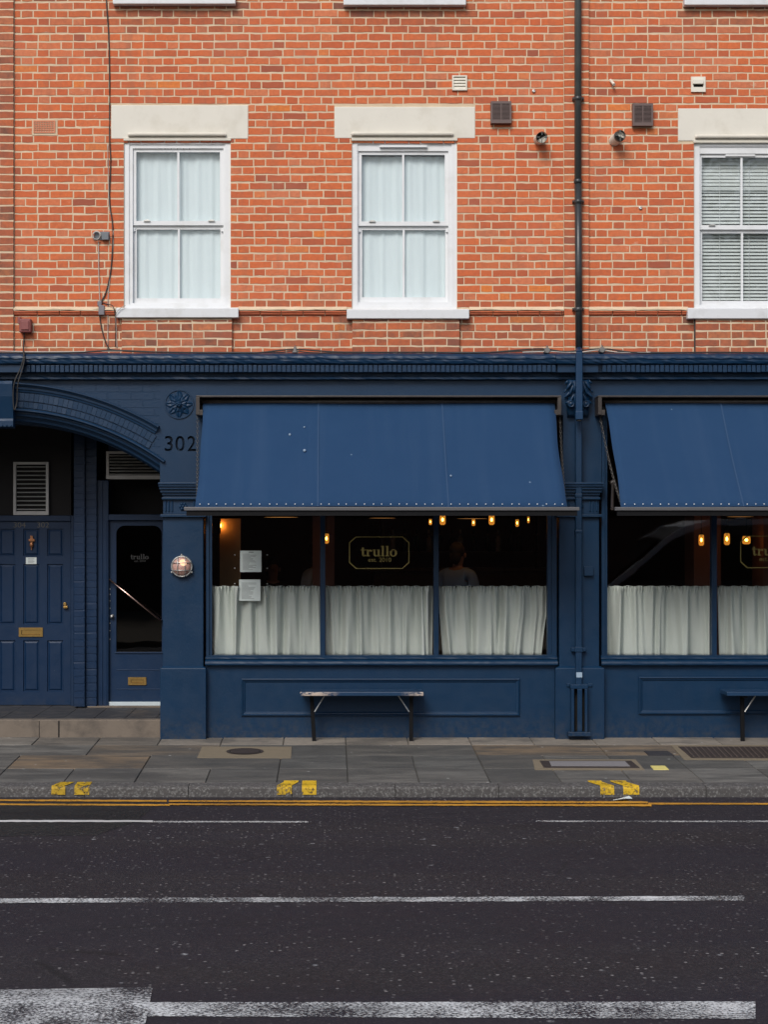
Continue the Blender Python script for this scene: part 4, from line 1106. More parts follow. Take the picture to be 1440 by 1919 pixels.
louvre(25, 91, 866, 965, PY - .02, 'pale framed louvre vent above the panelled blue door', n=11)
louvre(199, 330, 846, 898, RY - .03, 'wide dark louvre vent under the arch above the glazed door', n=7)

# ================================================================== RESTAURANT ROOM (inside, seen through the glass)
IX0, IX1, IY1, IZ1 = X(312) + .1, X(1795), 6.5, 3.12
mb = MB()
mb.box(IX0, IX1, .26, IY1, -.03, .05)
fl = mb.build('room_floor', FLOORD, bld)
mb = MB()
mb.box(IX0, IX1, IY1, IY1 + .1, .05, IZ1); mb.box(IX1, IX1 + .1, .301, IY1, -.02, IZ1); mb.box(IX0 - .02, IX0 + .02, 3.0, IY1, -.02, IZ1)
mb.box(IX0, IX1 + .1, .121, IY1 + .1, IZ1, IZ1 + .1)
mb.build('room_wall', ROOM, bld)
mb = MB()
mb.box(X(586, 2.0), X(627, 2.0), 2.0, 2.5, .05, IZ1); mb.box(X(1302, 2.4), X(1352, 2.4), 2.4, 2.9, .05, IZ1); mb.box(X(1432, 2.4), X(1500, 2.4), 2.4, 2.9, .05, IZ1)
mb.build('room_pier', ROOMP, bld)
mb = MB(); mb.box(X(411, .9), X(450, .9), .95, 1.02, .05, Z(972, .95)); mb.build('alcove_wall', simple('ochre_plaster', (.34, .19, .09), .8, .15, 4), bld)
# back bar with shelf
bb = thing('bar_counter', 'dark wooden bar with bottle shelves at the back of the dining room', 'bar', P(880, 1382, 5.4))
mb = MB(); mb.pbox(700, 1020, 1070, 1300, 5.2, 5.5); mb.pbox(690, 1030, 1064, 1071, 5.1, 5.55); mb.build('counter', WOODD, bb, bevel=.005)
mb = MB()
for y in (1000, 1034): mb.pbox(720, 1010, y, y + 3, 5.9, 6.2)
mb.pbox(716, 721, 965, 1070, 5.9, 6.2); mb.pbox(1009, 1014, 965, 1070, 5.9, 6.2); mb.build('shelf', WOODD, bb)
# café curtains
def edge3(s, t):
    if s == 'r': return -14 * max(0, (t - .42)) ** .8 if t > .42 else 0
    return 9 * max(0, t - .35) if t > .35 else 0
LC = 'linen café curtain '
cc = [(398, 600, LC + 'behind the two menu sheets, leftmost of the row', None, 21), (611, 812, LC + 'below the gilt sign in the middle pane', None, 22), (823, 1026, LC + 'pulled in at its lower right corner beside the drainpipe pilaster', edge3, 23),
      (1134, 1335, LC + 'in the first pane right of the drainpipe', None, 24), (1346, 1548, LC + 'at the right edge of the photo below the cut off sign', None, 25)]
YC = .165
for a, b, lab, ed, sd in cc:
    mb = hanging(a, b, 1098, 1229 if ed is None else 1228, YC, 19, .046, 340, 20, sd, ed, .012)
    o = mb.build('cafe_curtain', LINEN, smooth=True); tag(o, lab, 'curtain', 'linen café curtains')
    md = o.modifiers.new('thick', 'SOLIDIFY'); md.thickness = .0015
for a, b, lab in ((388, 1040, 'thin dark curtain rod across the window with the menus'), (1130, 1786, 'thin dark curtain rod across the window at the right')):
    mb = MB(); mb.tube([P(a, 1099.5, YC + .022), P(b, 1099.5, YC + .022)], .006, 8); tag(mb.build('curtain_rod', BLACK), lab, 'curtain rod', 'curtain rods')
# menus
for (a, b, c, d, lab, sd) in ((450, 490, 1032, 1072, 'upper of the two menu sheets in the window, above the curtain', 1), (448, 488, 1086, 1126, 'lower of the two menu sheets, overlapping the curtain', 2)):
    Y = .082; m = thing('menu_sheet', lab, 'menu', P((a + b) / 2, d, Y), 'menu sheets in the window')
    mb = MB(); mb.pbox(a, b, c, d, Y, Y + .002); mb.build('paper', PAPER, m)
    mb = MB(); rnd = random.Random(sd); y = c + 6
    if sd == 1: mb.pbox(a + 16, a + 25, c + 2, c + 3.6, Y - .0008, Y + .001)
    while y < d - 3:
        x = a + 5; e = a + rnd.uniform(16, 33)
        mb.pbox(x, e, y, y + .7, Y - .0008, Y + .001); y += 2.1
    mb.build('menu_text', INK, m)
    mb = MB()
    for px in (440, 501):
        for py in (c + 8, c + 33): mb.ell(P(px, py, Y - .012), (.008, .004, .006), None, 8, 6)
    mb.build('holder_stud', STEEL, m, smooth=True)
# pendants
def pendant(px, py, Y, h, lab, wd=None):
    t = thing('pendant_lamp', lab, 'pendant lamp', P(px, py, Y), 'amber pendant lamps in the dining room')
    k = (D + Y) / F; r = (wd or h * .5) * k * .43; H = h * k * .88; c = P(px, py, Y)
    mb = MB(); mb.lathe(c, [(r * .55, -H * .5), (r * .95, -H * .38), (r, 0), (r * .9, H * .4), (r * .5, H * .5)], 'Z', 16); mb.build('glass_shade', AMBER, t, smooth=True)
    mb = MB(); mb.ell(c, (r * .36, r * .36, H * .17), None, 10, 8); mb.build('bulb', BULB, t, smooth=True)
    mb = MB(); mb.lathe(c, [(0, H * .62), (r * .6, H * .6), (r * .62, H * .48), (r * .3, H * .3)], 'Z', 12); mb.tube([c + Vector((0, 0, H * .6)), Vector((c.x, c.y, IZ1))], .004, 6); mb.build('cap', BLACK, t)
for a in ((612, 1009, 1.2, 22, 'amber pendant hanging left of the gilt sign', 11), (807, 978, 4.2, 13, 'small amber pendant just left of the second window bar', 7), (830, 974, 3.0, 22, 'amber pendant just right of the second window bar', 13),
          (888, 979, 3.8, 15, 'amber pendant between two brighter ones under the awning', 8), (922, 974, 3.0, 22, 'bright amber pendant above the third curtain', 13), (970, 980, 3.6, 16, 'narrow amber pendant second from the right under the awning', 8),
          (991, 974, 3.6, 14, 'slim amber pendant rightmost in the main window', 5), (1315.5, 1012, 1.9, 24, 'amber pendant left of the bar in the right window', 12), (1363.5, 1010, 1.9, 26, 'amber pendant right of the bar in the right window', 13),
          (1400, 1012, 2.4, 18, 'squat amber pendant beside the cut off gilt sign', 18)): pendant(*a)
def disc(px, py, w, Y, lab):
    t = thing('disc_lamp', lab, 'ceiling lamp', P(px, py, Y), 'flat disc lamps'); k = (D + Y) / F; r = w * k / 2; c = P(px, py, Y)
    mb = MB(); mb.lathe(c, [(r, 0), (r * .98, .006), (r * .2, .05), (0, .055)], 'Z', 32); mb.tube([c + Vector((0, 0, .05)), Vector((c.x, c.y, IZ1))], .006, 6); mb.build('shade', BLACK, t)
    mb = MB(); mb.lathe(c, [(0, .001), (r * .96, .001)], 'Z', 32); mb.build('diffuser', DISCGLOW, t)
disc(527, 969.5, 70, 1.6, 'flat disc lamp glowing orange above the menu sheets'); disc(717, 971, 56, 2.6, 'flat disc lamp dimly lit above the gilt sign'); disc(886, 972, 62, 2.6, 'flat disc lamp between the pendants over the third curtain'); disc(1388, 968.5, 56, 2.0, 'flat disc lamp glowing in the right window')
# wall light that washes the left pier
wl = thing('wall_light', 'shielded wall light throwing orange light on the wall beside the menus', 'wall light', P(409, 985, .9))
mb = MB(); mb.ell(P(412, 985, .915), (.012, .014, .03), None, 10, 8); mb.build('bulb', emit('lit_orange_bulb', (1.0, .40, .07), 45), wl, smooth=True)
mb = MB(); mb.pbox(396, 413.5, 972, 1000, .86, .872); mb.pbox(396, 399, 972, 1000, .8725, .94); mb.build('shield', BLACK, wl, bevel=.002)
# bottles
rnd = random.Random(5)
for k in range(12):
    px = 735 + k * 22 + rnd.uniform(-4, 4); zsh = P(0, 1034, 5.95).z; c = Vector((X(px, 6.0), 6.0, zsh + .001))
    mb = MB(); mb.lathe(c, [(0, 0), (.036, 0), (.036, .17), (.013, .22), (.013, .29), (0, .29)], 'Z', 12)
    tag(mb.build('bottle', WINEB if k % 3 else GREYP, smooth=True), ('dark bottle' if k % 3 else 'pale bottle') + ' on the shelf behind the bar', 'bottle', ('dark' if k % 3 else 'pale') + ' bottles behind the bar')

# ---- people inside
SKIN = simple('skin', (.36, .21, .15), .6, .08, 8); HAIR = simple('dark_hair', (.02, .014, .011), .6, .2, 30)
SHIRT = simple('pale_shirt', (.26, .36, .52), .8, .06, 6); SHIRT2 = simple('white_shirt', (.40, .48, .60), .8, .06, 6); TROUS = simple('dark_trousers', (.02, .02, .022), .8, .1, 6)
def skinned(name, verts, edges, mat, parent, root=0, sub=2):
    me = bpy.data.meshes.new(name); me.from_pydata([v[0] for v in verts], edges, []); me.materials.append(mat)
    o = bpy.data.objects.new(name, me); COL.objects.link(o)
    if parent: o.parent = parent
    md = o.modifiers.new('skin', 'SKIN'); md.use_smooth_shade = True
    for v, d in zip(verts, me.skin_vertices[0].data): d.radius = v[1] if isinstance(v[1], tuple) else (v[1], v[1])
    me.skin_vertices[0].data[root].use_root = True
    s_ = o.modifiers.new('sub', 'SUBSURF'); s_.levels = sub; s_.render_levels = sub
    return o
def person(px, Y, floor, turn, label, shirt, arm=.15, h=1.0):
    root_v = [((0, 0, .95), (.15, .11)), ((0, 0, 1.12), (.135, .10)), ((0, .01, 1.32), (.165, .11)), ((0, .01, 1.45), (.10, .08)), ((0, 0, 1.52), .055), ((0, -.015, 1.58), .062), ((0, -.02, 1.66), (.078, .095)), ((0, -.015, 1.74), (.07, .085))]
    ed = [(i, i + 1) for i in range(7)]
    for s in (-1, 1):
        b = len(root_v)
        root_v += [((s * .19, .01, 1.43), .062), ((s * .24, .03, 1.15), .045), ((s * .24, -arm, .96), .036), ((s * .235, -arm - .05, .92), .032), ((s * .225, -arm - .12, .89), (.04, .02))]
        ed += [(3, b), (b, b + 1), (b + 1, b + 2), (b + 2, b + 3), (b + 3, b + 4)]
        c = len(root_v)
        for f in range(4):
            root_v.append(((s * .225 + (f - 1.5) * .02, -arm - .17 + abs(f - 1.4) * .012, .86), .009)); ed.append((b + 4, len(root_v) - 1))
            root_v.append(((s * .225 + (f - 1.5) * .021, -arm - .195 + abs(f - 1.4) * .014, .83), .007)); ed.append((len(root_v) - 2, len(root_v) - 1))
        root_v.append(((s * .185, -arm - .12, .87), .010)); ed.append((b + 3, len(root_v) - 1))
        b = len(root_v)
        root_v += [((s * .10, 0, .86), .095), ((s * .11, -.01, .50), .062), ((s * .11, .02, .10), .045), ((s * .11, -.01, .05), .045), ((s * .12, -.14, .035), (.04, .03))]
        ed += [(0, b), (b, b + 1), (b + 1, b + 2), (b + 2, b + 3), (b + 3, b + 4)]
    body = skinned('person', root_v, ed, SKIN, None)
    tag(body, label, 'person', 'people in the dining room')
    body.location = (X(px, Y), Y, floor); body.rotation_euler = (0, 0, R(turn)); body.scale = (h, h, h)
    sv = [(v[0], tuple(x * 1.1 + .012 for x in (v[1] if isinstance(v[1], tuple) else (v[1], v[1])))) for v in root_v[:4]]; se = [(0, 1), (1, 2), (2, 3)]
    base = 8
    for s in (-1, 1):
        o_ = 8 if s == -1 else 8 + 5 + 9 + 5
        b = len(sv); sv += [(root_v[o_ + k][0], root_v[o_ + k][1] + .013 if not isinstance(root_v[o_ + k][1], tuple) else .05) for k in range(3)]; se += [(3, b), (b, b + 1), (b + 1, b + 2)]
    skinned('shirt', sv, se, shirt, body)
    tv = [((0, 0, .97), (.165, .125))]; te = []
    for s in (-1, 1):
        b = len(tv); tv += [((s * .10, 0, .86), .108), ((s * .11, -.01, .50), .078), ((s * .11, .02, .07), .068)]; te += [(0, b), (b, b + 1), (b + 1, b + 2)]
    skinned('trousers', tv, te, TROUS, body)
    mb = MB(); mb.ell((0, .02, 1.71), (.088, .10, .10), None, 16, 10); mb.ell((0, .065, 1.64), (.075, .06, .09), None, 12, 8)
    h_ = mb.build('hair', HAIR, smooth=True); h_.parent = body
    mb = MB()
    mb.ell((0, -.118, 1.655), (.012, .018, .022)); mb.ell((-.03, -.102, 1.675), (.013, .008, .006)); mb.ell((.03, -.102, 1.675), (.013, .008, .006)); mb.ell((0, -.106, 1.615), (.022, .008, .006)); mb.ell((-.086, -.02, 1.655), (.012, .022, .03)); mb.ell((.086, -.02, 1.655), (.012, .022, .03))
    f_ = mb.build('face_features', SKIN, smooth=True); f_.parent = body
    return body
person(858, 3.0, .05, 150, 'person in a pale shirt standing behind the third curtain', SHIRT)
person(594, 2.75, .05, 60, 'person in a white shirt standing behind the first window bar', SHIRT2)
person(511, 3.4, -.02, 10, 'person in dark clothes with face just visible right of the menus', TROUS, h=.94)

# ================================================================== AWNINGS
def awning(a, b, bar0, bar1, label, seams):
    YT, YB = -.13, -1.03; t = thing('awning', label, 'awning', (X((a + b) / 2), YT, Z(757, YT)), 'blue shop awnings')
    x0, x1 = X(a, YT), X(b, YT); zt, zb = Z(756, YT), Z(949.5, YB)
    mb = MB(); nx, ny = 44, 14; vs = []
    for j in range(ny + 1):
        s_ = j / ny
        for i in range(nx + 1):
            u = i / nx; sag = .004 * math.sin(u * 33 + 2.2 * s_) * s_ * (1 - s_) - .016 * math.sin(math.pi * s_) * (1 + .35 * math.sin(u * 21)) + .004 * math.sin(u * 9 + s_ * 4)
            vs.append((x0 + (x1 - x0) * u + .022 * (.5 - u) * math.sin(math.pi * s_) + .004 * math.sin(s_ * 11), YT + (YB - YT) * s_ - sag * .6, zt + (zb - zt) * s_ + sag))
    mb.add(vs, [(j * (nx + 1) + i, (j + 1) * (nx + 1) + i, (j + 1) * (nx + 1) + i + 1, j * (nx + 1) + i + 1) for j in range(ny) for i in range(nx)])
    fab = mb.build('fabric', CANVAS, t, smooth=True); md = fab.modifiers.new('thick', 'SOLIDIFY'); md.thickness = .004; md.offset = -1
    for sx in seams:
        mb = MB(); pts = []
        for j in range(ny + 1):
            s_ = j / ny; sag = -.012 * math.sin(math.pi * s_) * (1 + .35 * math.sin((sx - a) / (b - a) * 21)) + .004 * math.sin((sx - a) / (b - a) * 9 + s_ * 4)
            x_ = x0 + (x1 - x0) * (sx - a) / (b - a); pts.append((x_, YT + (YB - YT) * s_ - sag * .6 - .0015, zt + (zb - zt) * s_ + sag + .0015))
        vs = []
        for p in pts: vs += [(p[0] - .006, p[1], p[2]), (p[0] + .006, p[1], p[2])]
        mb.add(vs, [(2 * j, 2 * j + 2, 2 * j + 3, 2 * j + 1) for j in range(ny)])
        mb.build('seam', SEAMC, fab)
    if a == 380:
        for sx, sy, r_ in ((541, 815, .011), (568, 801, .008), (568, 845, .013), (833, 892, .009)):
            s_ = (sy - 757) / (949.5 - 757); x_ = x0 + (x1 - x0) * (sx - 377 + 4 * s_) / 663; mb = MB()
            mb.ell((x_, YT + (YB - YT) * s_ - .001, zt + (zb - zt) * s_ - .010), (r_, .004, r_ * 1.3), Matrix.Rotation(R(-42), 3, 'X'), 10, 6); mb.build('bird_dropping', simple('bird_dropping', (.20, .27, .36), .8, .2, 60), fab, smooth=True)
    mb = MB(); n = int((b - a) * 1.05 / 16.2); dirv = Vector((0, YB - YT, zb - zt)).normalized()
    for k in range(n + 1):
        u = (k + .5) / (n + 1) + random.uniform(-.002, .002); p = Vector((x0 + (x1 - x0) * u, YB, zb)) - dirv * .022 + Vector((0, -.006, .006))
        mb.ell(p, (.0062, .005, .0062), None, 8, 6)
    mb.build('eyelets', simple('bright_eyelet', (.75, .76, .78), .3, .05, 5, metal=.3), fab, smooth=True)
    mb = MB(); ca, cb = a - 13, b + 13
    YH = YT - .06
    mb.pbox(ca, cb, 741, 744.5, YH - .03, .0); mb.pbox(ca, cb, 744.8, 770, -.05, .0)
    mb.build('head_box', BROWNM, t, bevel=.004)
    mb = MB(); mb.tube([P(a - 4, 753, YT + .02), P(b + 4, 753, YT + .02)], .028, 14); mb.build('roller', BROWNM, t, smooth=True)
    for e, sgn in ((ca, 1), (cb, -1)):
        mb = MB(); mb.pbox(min(e, e + 7 * sgn), max(e, e + 7 * sgn), 744.7, 777, YH - .028, .0); mb.pbox(min(e, e + 13 * sgn), max(e, e + 13 * sgn), 768, 778, YH - .024, .0)
        mb.build('end_bracket', BROWNM, t, bevel=.003)
    mb = MB(); bx0, bx1 = X(bar0, YB), X(bar1, YB)
    zt2 = Z(950.2, YB - .02)
    mb.box(bx0, bx1, YB - .022, YB + .03, Z(956.8, YB - .02), zt2)
    bar = mb.build('front_bar', BARM, t, bevel=.004)
    mb = MB(); mb.box(bx0 + .02, bx1 - .02, YB - .006, YB + .02, Z(966.5, YB), Z(957.1, YB)); mb.build('valance_strip', BLACK, bar)
    # folding arms under the cloth
    for sx, sg in ((a + 14, 1), (b - 14, -1)):
        mb = MB(); p0 = Vector((X(sx, 0), -.02, Z(905, 0))); p2 = Vector((X(sx, YB), YB + .02, Z(953.5, YB)))
        mb.tube([p0, p2], .014, 8); mb.ell(p0, (.03, .03, .03), None, 8, 6); mb.build('arm', BROWNM, t)
    # chains
    for sx, sg in ((ca + 3, 1), (cb - 3, -1)):
        mb = MB(); p0, p1 = Vector((X(sx, -.12), -.12, Z(778, -.12))), Vector((X(a if sg > 0 else b, YT) + sg * .015, YB + .04, Z(949, YB)))
        n = 44
        for k in range(n):
            s_ = (k + .5) / n; c = p0.lerp(p1, s_) - Vector((0, .0, .07 * math.sin(math.pi * s_))); d = (p1 - p0).normalized()
            o = d.cross(Vector((1, 0, 0))) if k % 2 else Vector((1, 0, 0)); o.normalize()
            ring = [c + d * (.019 * math.cos(q * math.pi / 4)) + o * (.010 * math.sin(q * math.pi / 4)) for q in range(9)]
            mb.tube(ring, .0028, 5, caps=False)
        mb.build('chain', CHAINM, t)
awning(380, 1040, 345, 1086.5, 'wide navy canvas awning over the main window, left of the drainpipe', (597, 829))
awning(1135, 1795, 1153, 1842, 'navy canvas awning right of the drainpipe, cut off by the photo edge', (1352, 1580))

# ================================================================== WALL FITTINGS
# drainpipe
dp = thing('drainpipe', 'tall drainpipe, black on the brick and blue over the shopfront', 'drainpipe', P(1086, 1382, -.1))
YD = -.05
mb = MB()
mb.tube([P(1084, -640, YD), P(1084, 340, YD)], .033, 16); mb.build('upper_pipe', GREYPIPE, dp, smooth=True); mb = MB(); mb.tube([P(1084.3, 340, YD), P(1086, 663, YD)], .034, 16)
for y in (185, 340, 378, 580): mb.lathe(P(1084 + (y > 340) * .8, y, YD), [(.034, -.02), (.04, -.018), (.04, .018), (.034, .02)], 'Z', 16)
mb.build('middle_pipe', BLACKP, dp, smooth=True)
for y in (185, 378, 580, -200):
    mb = MB(); mb.pbox(1074, 1095.5, y - 3, y + 2.4, YD + .02, YD + .055)
    for sx in (1075.5, 1094): mb.ell(P(sx, y, YD + .015), (.008, .01, .008), None, 8, 6)
    mb.build('bracket', BLACKP, dp, bevel=.002)
mb = MB(); Yc = -.27
mb.tube([P(1086, 655, YD), P(1086.5, 661, -.22)], .03, 12)
x0, x1 = X(1080.5, Yc), X(1092.8, Yc); w2 = .06
mb.box(x0, x1, Yc, Yc + w2, Z(786, Yc), Z(660, Yc)); mb.pbox(1079.8, 1093.5, 770, 786, Yc - .004, Yc + w2 + .004)
mb.build('offset_pipe', BLUEPIPE, dp, bevel=.006)
mb = MB(); Yl = -.13
mb.pbox(1080, 1091.5, 786, 1292, Yl, Yl + .06); mb.pbox(1079, 1092.5, 925, 932, Yl - .006, Yl + .065); mb.pbox(1079, 1092.5, 993, 999, Yl - .006, Yl + .065)
mb.build('lower_pipe', BLUE, dp, bevel=.006)
mb = MB(); mb.lathe(P(1086, 787, Yc + .03), [(.026, -.012), (.026, .002)], 'Z', 14); mb.build('pipe_mouth', DARKHOLE, dp)
mb = MB(); mb.pbox(1072, 1099, 1214, 1221, Yl + .02, Yl + .075); mb.pbox(1078.5, 1093, 1212.5, 1222, Yl - .008, Yl + .065); mb.build('pipe_clip', BLUE, dp, bevel=.004)
mb = MB(); mb.pbox(1081, 1092, 1260, 1269.5, Yl - .002, Yl + .002); mb.build('sticker', simple('pale_sticker', (.30, .40, .50), .5, .1, 10), dp)
mb = MB()
mb.pbox(1070.5, 1103, 1283, 1291, Yl - .05, -.086); mb.pbox(1063, 1070.4, 1281, 1287, -.10, -.086); mb.pbox(1103.1, 1111, 1281, 1287, -.10, -.086)
for a, b in ((1072, 1077), (1083, 1092), (1097, 1102)): mb.pbox(a, b, 1291.2, 1372, Yl - .05, Yl - .03)
for a, b in ((1071, 1074), (1099.6, 1102.6)): mb.pbox(a, b, 1291.2, 1372, Yl - .029, -.086)
mb.pbox(1066, 1108, 1372.2, 1380, Yl - .06, -.086)
mb.build('guard', BLUE, dp, bevel=.004)
mb = MB(); mb.pbox(1078, 1096, 1291, 1372, -.10, -.0865); mb.build('guard_painted_shade', DARKHOLE, dp)  # dark sheet painting in the shade behind the guard bars

# bulkhead lamp
bl = thing('bulkhead_lamp', 'round caged bulkhead lamp glowing on the blue pilaster', 'wall lamp', P(341, 1062, -.06))
c = P(341, 1061.5, -.058); r = 20.5 / 197
mb = MB(); mb.lathe(c, [(0, 0), (r, 0), (r, -.035), (r * .96, -.045), (r * .86, -.045), (r * .86, -.03)], 'Y', 36)
for a in (90, 210, 330): mb.ell((c.x + r * 1.06 * math.cos(R(a)), c.y - .035, c.z + r * 1.06 * math.sin(R(a))), (.011, .016, .011), None, 8, 6)
mb.build('body', STEEL, bl, smooth=False, bevel=.002)
mb = MB(); mb.lathe(c, [(r * .86, -.03), (r * .82, -.05), (r * .62, -.072), (r * .3, -.085), (0, -.088)], 'Y', 32); mb.build('glass', LAMPGLASS, bl, smooth=True)
mb = MB(); mb.ell((c.x + .012, c.y - .074, c.z + .028), (.036, .015, .042), None, 14, 10); mb.build('bulb_glow', LAMPHOT, bl, smooth=True)
mb = MB()
for off in (-.34, .34):
    for ax in (0, 1):
        h = math.sqrt(1 - off * off) * r * .93; pts = []
        for k in range(9):
            q = -1 + k / 4; yy = -.05 - .046 * (1 - (q * q * .86 + off * off * .3))
            pts.append((c.x + (off * r if ax else q * h), c.y + yy, c.z + (q * h if ax else off * r)))
        mb.tube(pts, .0042, 6)
mb.build('cage', STEEL, bl, smooth=True)

# vents
def grille(px, py, w, h, lab):
    t = thing('extractor_vent', lab, 'vent', P(px, py, 0), 'brown extractor vents'); Y = BY - .06; a, b, c, d = px - w / 2, px + w / 2, py - h / 2, py + h / 2
    mb = MB(); cut_wall(mb, X(a, Y), X(b, Y), Z(d, Y), Z(c, Y), Y, BY, [(X(a + 3.2, Y), X(b - 3.2, Y), Z(d - 6.5, Y), Z(c + 4.5, Y))]); mb.build('housing', BROWNP, t, bevel=.008)
    mb = MB(); n = 13
    for k in range(n):
        y = c + 4.5 + (h - 11) * (k + .5) / n; mb.pbox(a + 3.2, b - 3.2, y - .6, y + .6, Y + .004, Y + .02)
    mb.pbox(px - .9, px + .9, c + 4.5, d - 6.5, Y + .001, Y + .0035); mb.build('slats', BROWNP, t)
    mb = MB(); mb.pbox(a + 3, b - 3, c + 4, d - 6, BY - .012, BY - .001); mb.build('duct', DARKHOLE, t)
grille(940, 210, 38.5, 41, 'square brown slatted vent beside the middle window lintel'); grille(1206, 214.5, 38, 42, 'square brown slatted vent right of the drainpipe')
t = thing('wall_vent', 'small cream slatted vent above the middle window', 'vent', P(862, 155, 0), 'small cream wall vents')
mb = MB(); Y = BY - .02; cut_wall(mb, X(848, Y), X(876, Y), Z(169, Y), Z(141, Y), Y, BY, [(X(851, Y), X(873, Y), Z(166, Y), Z(143.5, Y))]); mb.build('frame', WHITEP, t, bevel=.003)
mb = MB()
for k in range(4):
    y0 = 143.8 + k * 5.6; p0 = P(851, y0, Y); p1 = P(873, y0 + 5.2, Y)
    mb.add([(p0.x, BY - .003, p0.z), (p1.x, BY - .003, p0.z), (p1.x, Y + .003, p1.z), (p0.x, Y + .003, p1.z)], [(3, 2, 1, 0)]); mb.box(p0.x, p1.x, Y + .003, BY - .002, p1.z - .002, p1.z)
mb.build('slats', WHITEP, t)
t = thing('wall_vent', 'small cream cowled vent above the right window', 'vent', P(1310, 157, 0), 'small cream wall vents')
mb = MB(); cut_wall(mb, X(1296.5, Y), X(1323.5, Y), Z(172, Y), Z(143.5, Y), Y, BY, [(X(1301, Y), X(1319, Y), Z(163, Y), Z(157.5, Y))]); mb.build('frame', WHITEP, t, bevel=.003)
mb = MB(); mb.pbox(1300, 1320, 148, 157, Y - .02, Y); mb.build('cowl', WHITEP, t, bevel=.004)
mb = MB(); mb.pbox(1300, 1320, 157, 164, BY - .006, BY - .002); mb.build('duct', DARKHOLE, t)
# terracotta air brick
t = thing('air_brick', 'terracotta air brick with square holes near the left edge', 'air brick', P(82, 237, 0))
mb = MB(); Y = BY - .006; hs = []
for i in range(8):
    for j in range(5): hs.append((X(63.9 + i * 4.7, Y), X(67.2 + i * 4.7, Y), Z(230.7 + j * 4.0, Y), Z(227.9 + j * 4.0, Y)))
cut_wall(mb, X(62, Y), X(103, Y), Z(249, Y), Z(225.5, Y), Y, BY + .01, hs); mb.build('face', TERRA, t)
mb = MB(); mb.pbox(63, 102, 226.5, 248, BY + .0045, BY + .008); mb.build('dark_back', DARKHOLE, t)
mb = MB(); cut_wall(mb, X(58.5), X(106), Z(252), Z(221.5), BY - .002, BY + .003, [(X(62), X(103), Z(249), Z(225.5))]); mb.build('mortar_bed', MORTAR, t)
# flues
def flue(b0, b1, r, lab):
    t = thing('flue_pipe', lab, 'flue', P(b0[0], b0[1], BY), 'white boiler flues'); p0 = P(b0[0], b0[1], BY + .05); p1 = P(b1[0], b1[1], BY - .17)
    d = (p1 - p0).normalized()
    mb = MB(); mb.tube([p0, p1 - d * .03], r, 18); mb.build('pipe', WHITEP, t, smooth=False)
    mb = MB(); mb.tube([p1 - d * .03, p1], [r * 1.03, r * 1.03], 18, caps=False); mb.tube([p1, p1 - d * .02], [r * .8, r * .78], 18, caps=False); mb.tube([p1 - d * .004, p1], [r * .42, r * .4], 12, caps=False)
    for k in range(4):
        a = d.cross(Vector((0, 0, 1))).normalized(); b = d.cross(a); q = a * math.cos(k * 1.571) + b * math.sin(k * 1.571); mb.tube([p1 + q * r * .4, p1 + q * r], .005, 5)
    mb.build('terminal', FLUEM, t)
    mb = MB(); mb.tube([p1 - d * .031, p1 - d * .03], r * .98, 18); mb.build('inner_duct', DARKHOLE, t)
flue((1009, 263), (1016.5, 257), .052, 'white flue pipe left of the drainpipe, seen end on'); flue((1149, 266.5), (1163.5, 254), .053, 'white flue pipe right of the drainpipe, pointing right')
mb = MB(); mb.tube([P(1143, 148, BY + .03), P(1152, 158.5, BY - .07)], .014, 10); tag(mb.build('overflow_pipe', WHITEP), 'stubby white overflow pipe on the brick right of the drainpipe', 'pipe')
for px, py, lab in ((1001, 171, 'tiny metal wall anchor left of the drainpipe below the flue height'), (1201, 390, 'tiny metal wall anchor below the right flue')):
    mb = MB(); mb.lathe(P(px, py, BY), [(0, -.012), (.008, -.014), (.016, -.01), (.018, 0)], 'Y', 12); tag(mb.build('wall_anchor', STEEL), lab, 'wall anchor', 'wall anchors')
# red alarm box and its cable, grey bracket, cables
t = thing('alarm_box', 'dull red square box on the brick above the arch', 'alarm box', P(45, 612, 0)); Y = BY - .09
mb = MB(); mb.pbox(35, 57, 597, 622.5, Y, BY); mb.build('housing', REDBOX, t, bevel=.01)
mb = MB(); mb.pbox(38.5, 53.5, 601, 618, Y - .012, Y); mb.pbox(32, 38, 594, 606, Y + .03, BY); mb.build('lid', REDBOX, t, bevel=.006)
def cable(name, pts, r, mat, lab, cat='cable', grp='wall cables', sub=6):
    mb = MB(); mb.tube(soft(pts, sub), r, 6); tag(mb.build(name, mat, smooth=True), lab, cat, grp)
YW = BY - .008; YO = -.22
cable('cable', [P(45, 622, BY - .03), P(44, 640, BY - .02), P(43.5, 658, -.1), P(44, 668, YO), P(38, 690, YO), P(27, 715, -.22), P(24, 740, -.2), P(26, 768, -.18), P(31, 755, -.18), P(32, 735, -.2), P(34, 715, -.23), P(42, 690, YO - .01), P(46, 668, YO - .01)], .007, CABLE, 'black cable looping from the red box down to the arch')
cable('cable', [P(200, -60, YW), P(199, 0, YW), P(203, 60, YW), P(205, 150, YW), P(205, 260, YW), P(207, 300, YW), P(205, 360, YW), P(206, 388, YW), P(211, 430, YW), P(208, 500, YW), P(199, 545, YW), P(189, 566, YW)], .0065, CABLE, 'long black cable running down the brick left of the first window', sub=5)
cable('cable', [P(201, 270, YW), P(203, 340, YW), P(204, 386, YW), P(210, 415, YW), P(212, 455, YW), P(206, 520, YW), P(202, 560, YW), P(202, 650, YW)], .0032, CABLEW, 'thin grey cable twisted beside the long black one')
cable('cable', [P(184, 452, YW), P(184.5, 500, YW), P(185.5, 540, YW), P(187, 565, YW)], .0045, CABLEW, 'pale cable dropping from the metal bracket')
cable('cable', [P(186, 590, YW), P(190, 615, YW), P(197, 640, YW), P(205, 655, YW)], .006, CABLE, 'short black cable from the cable joint to the cornice')
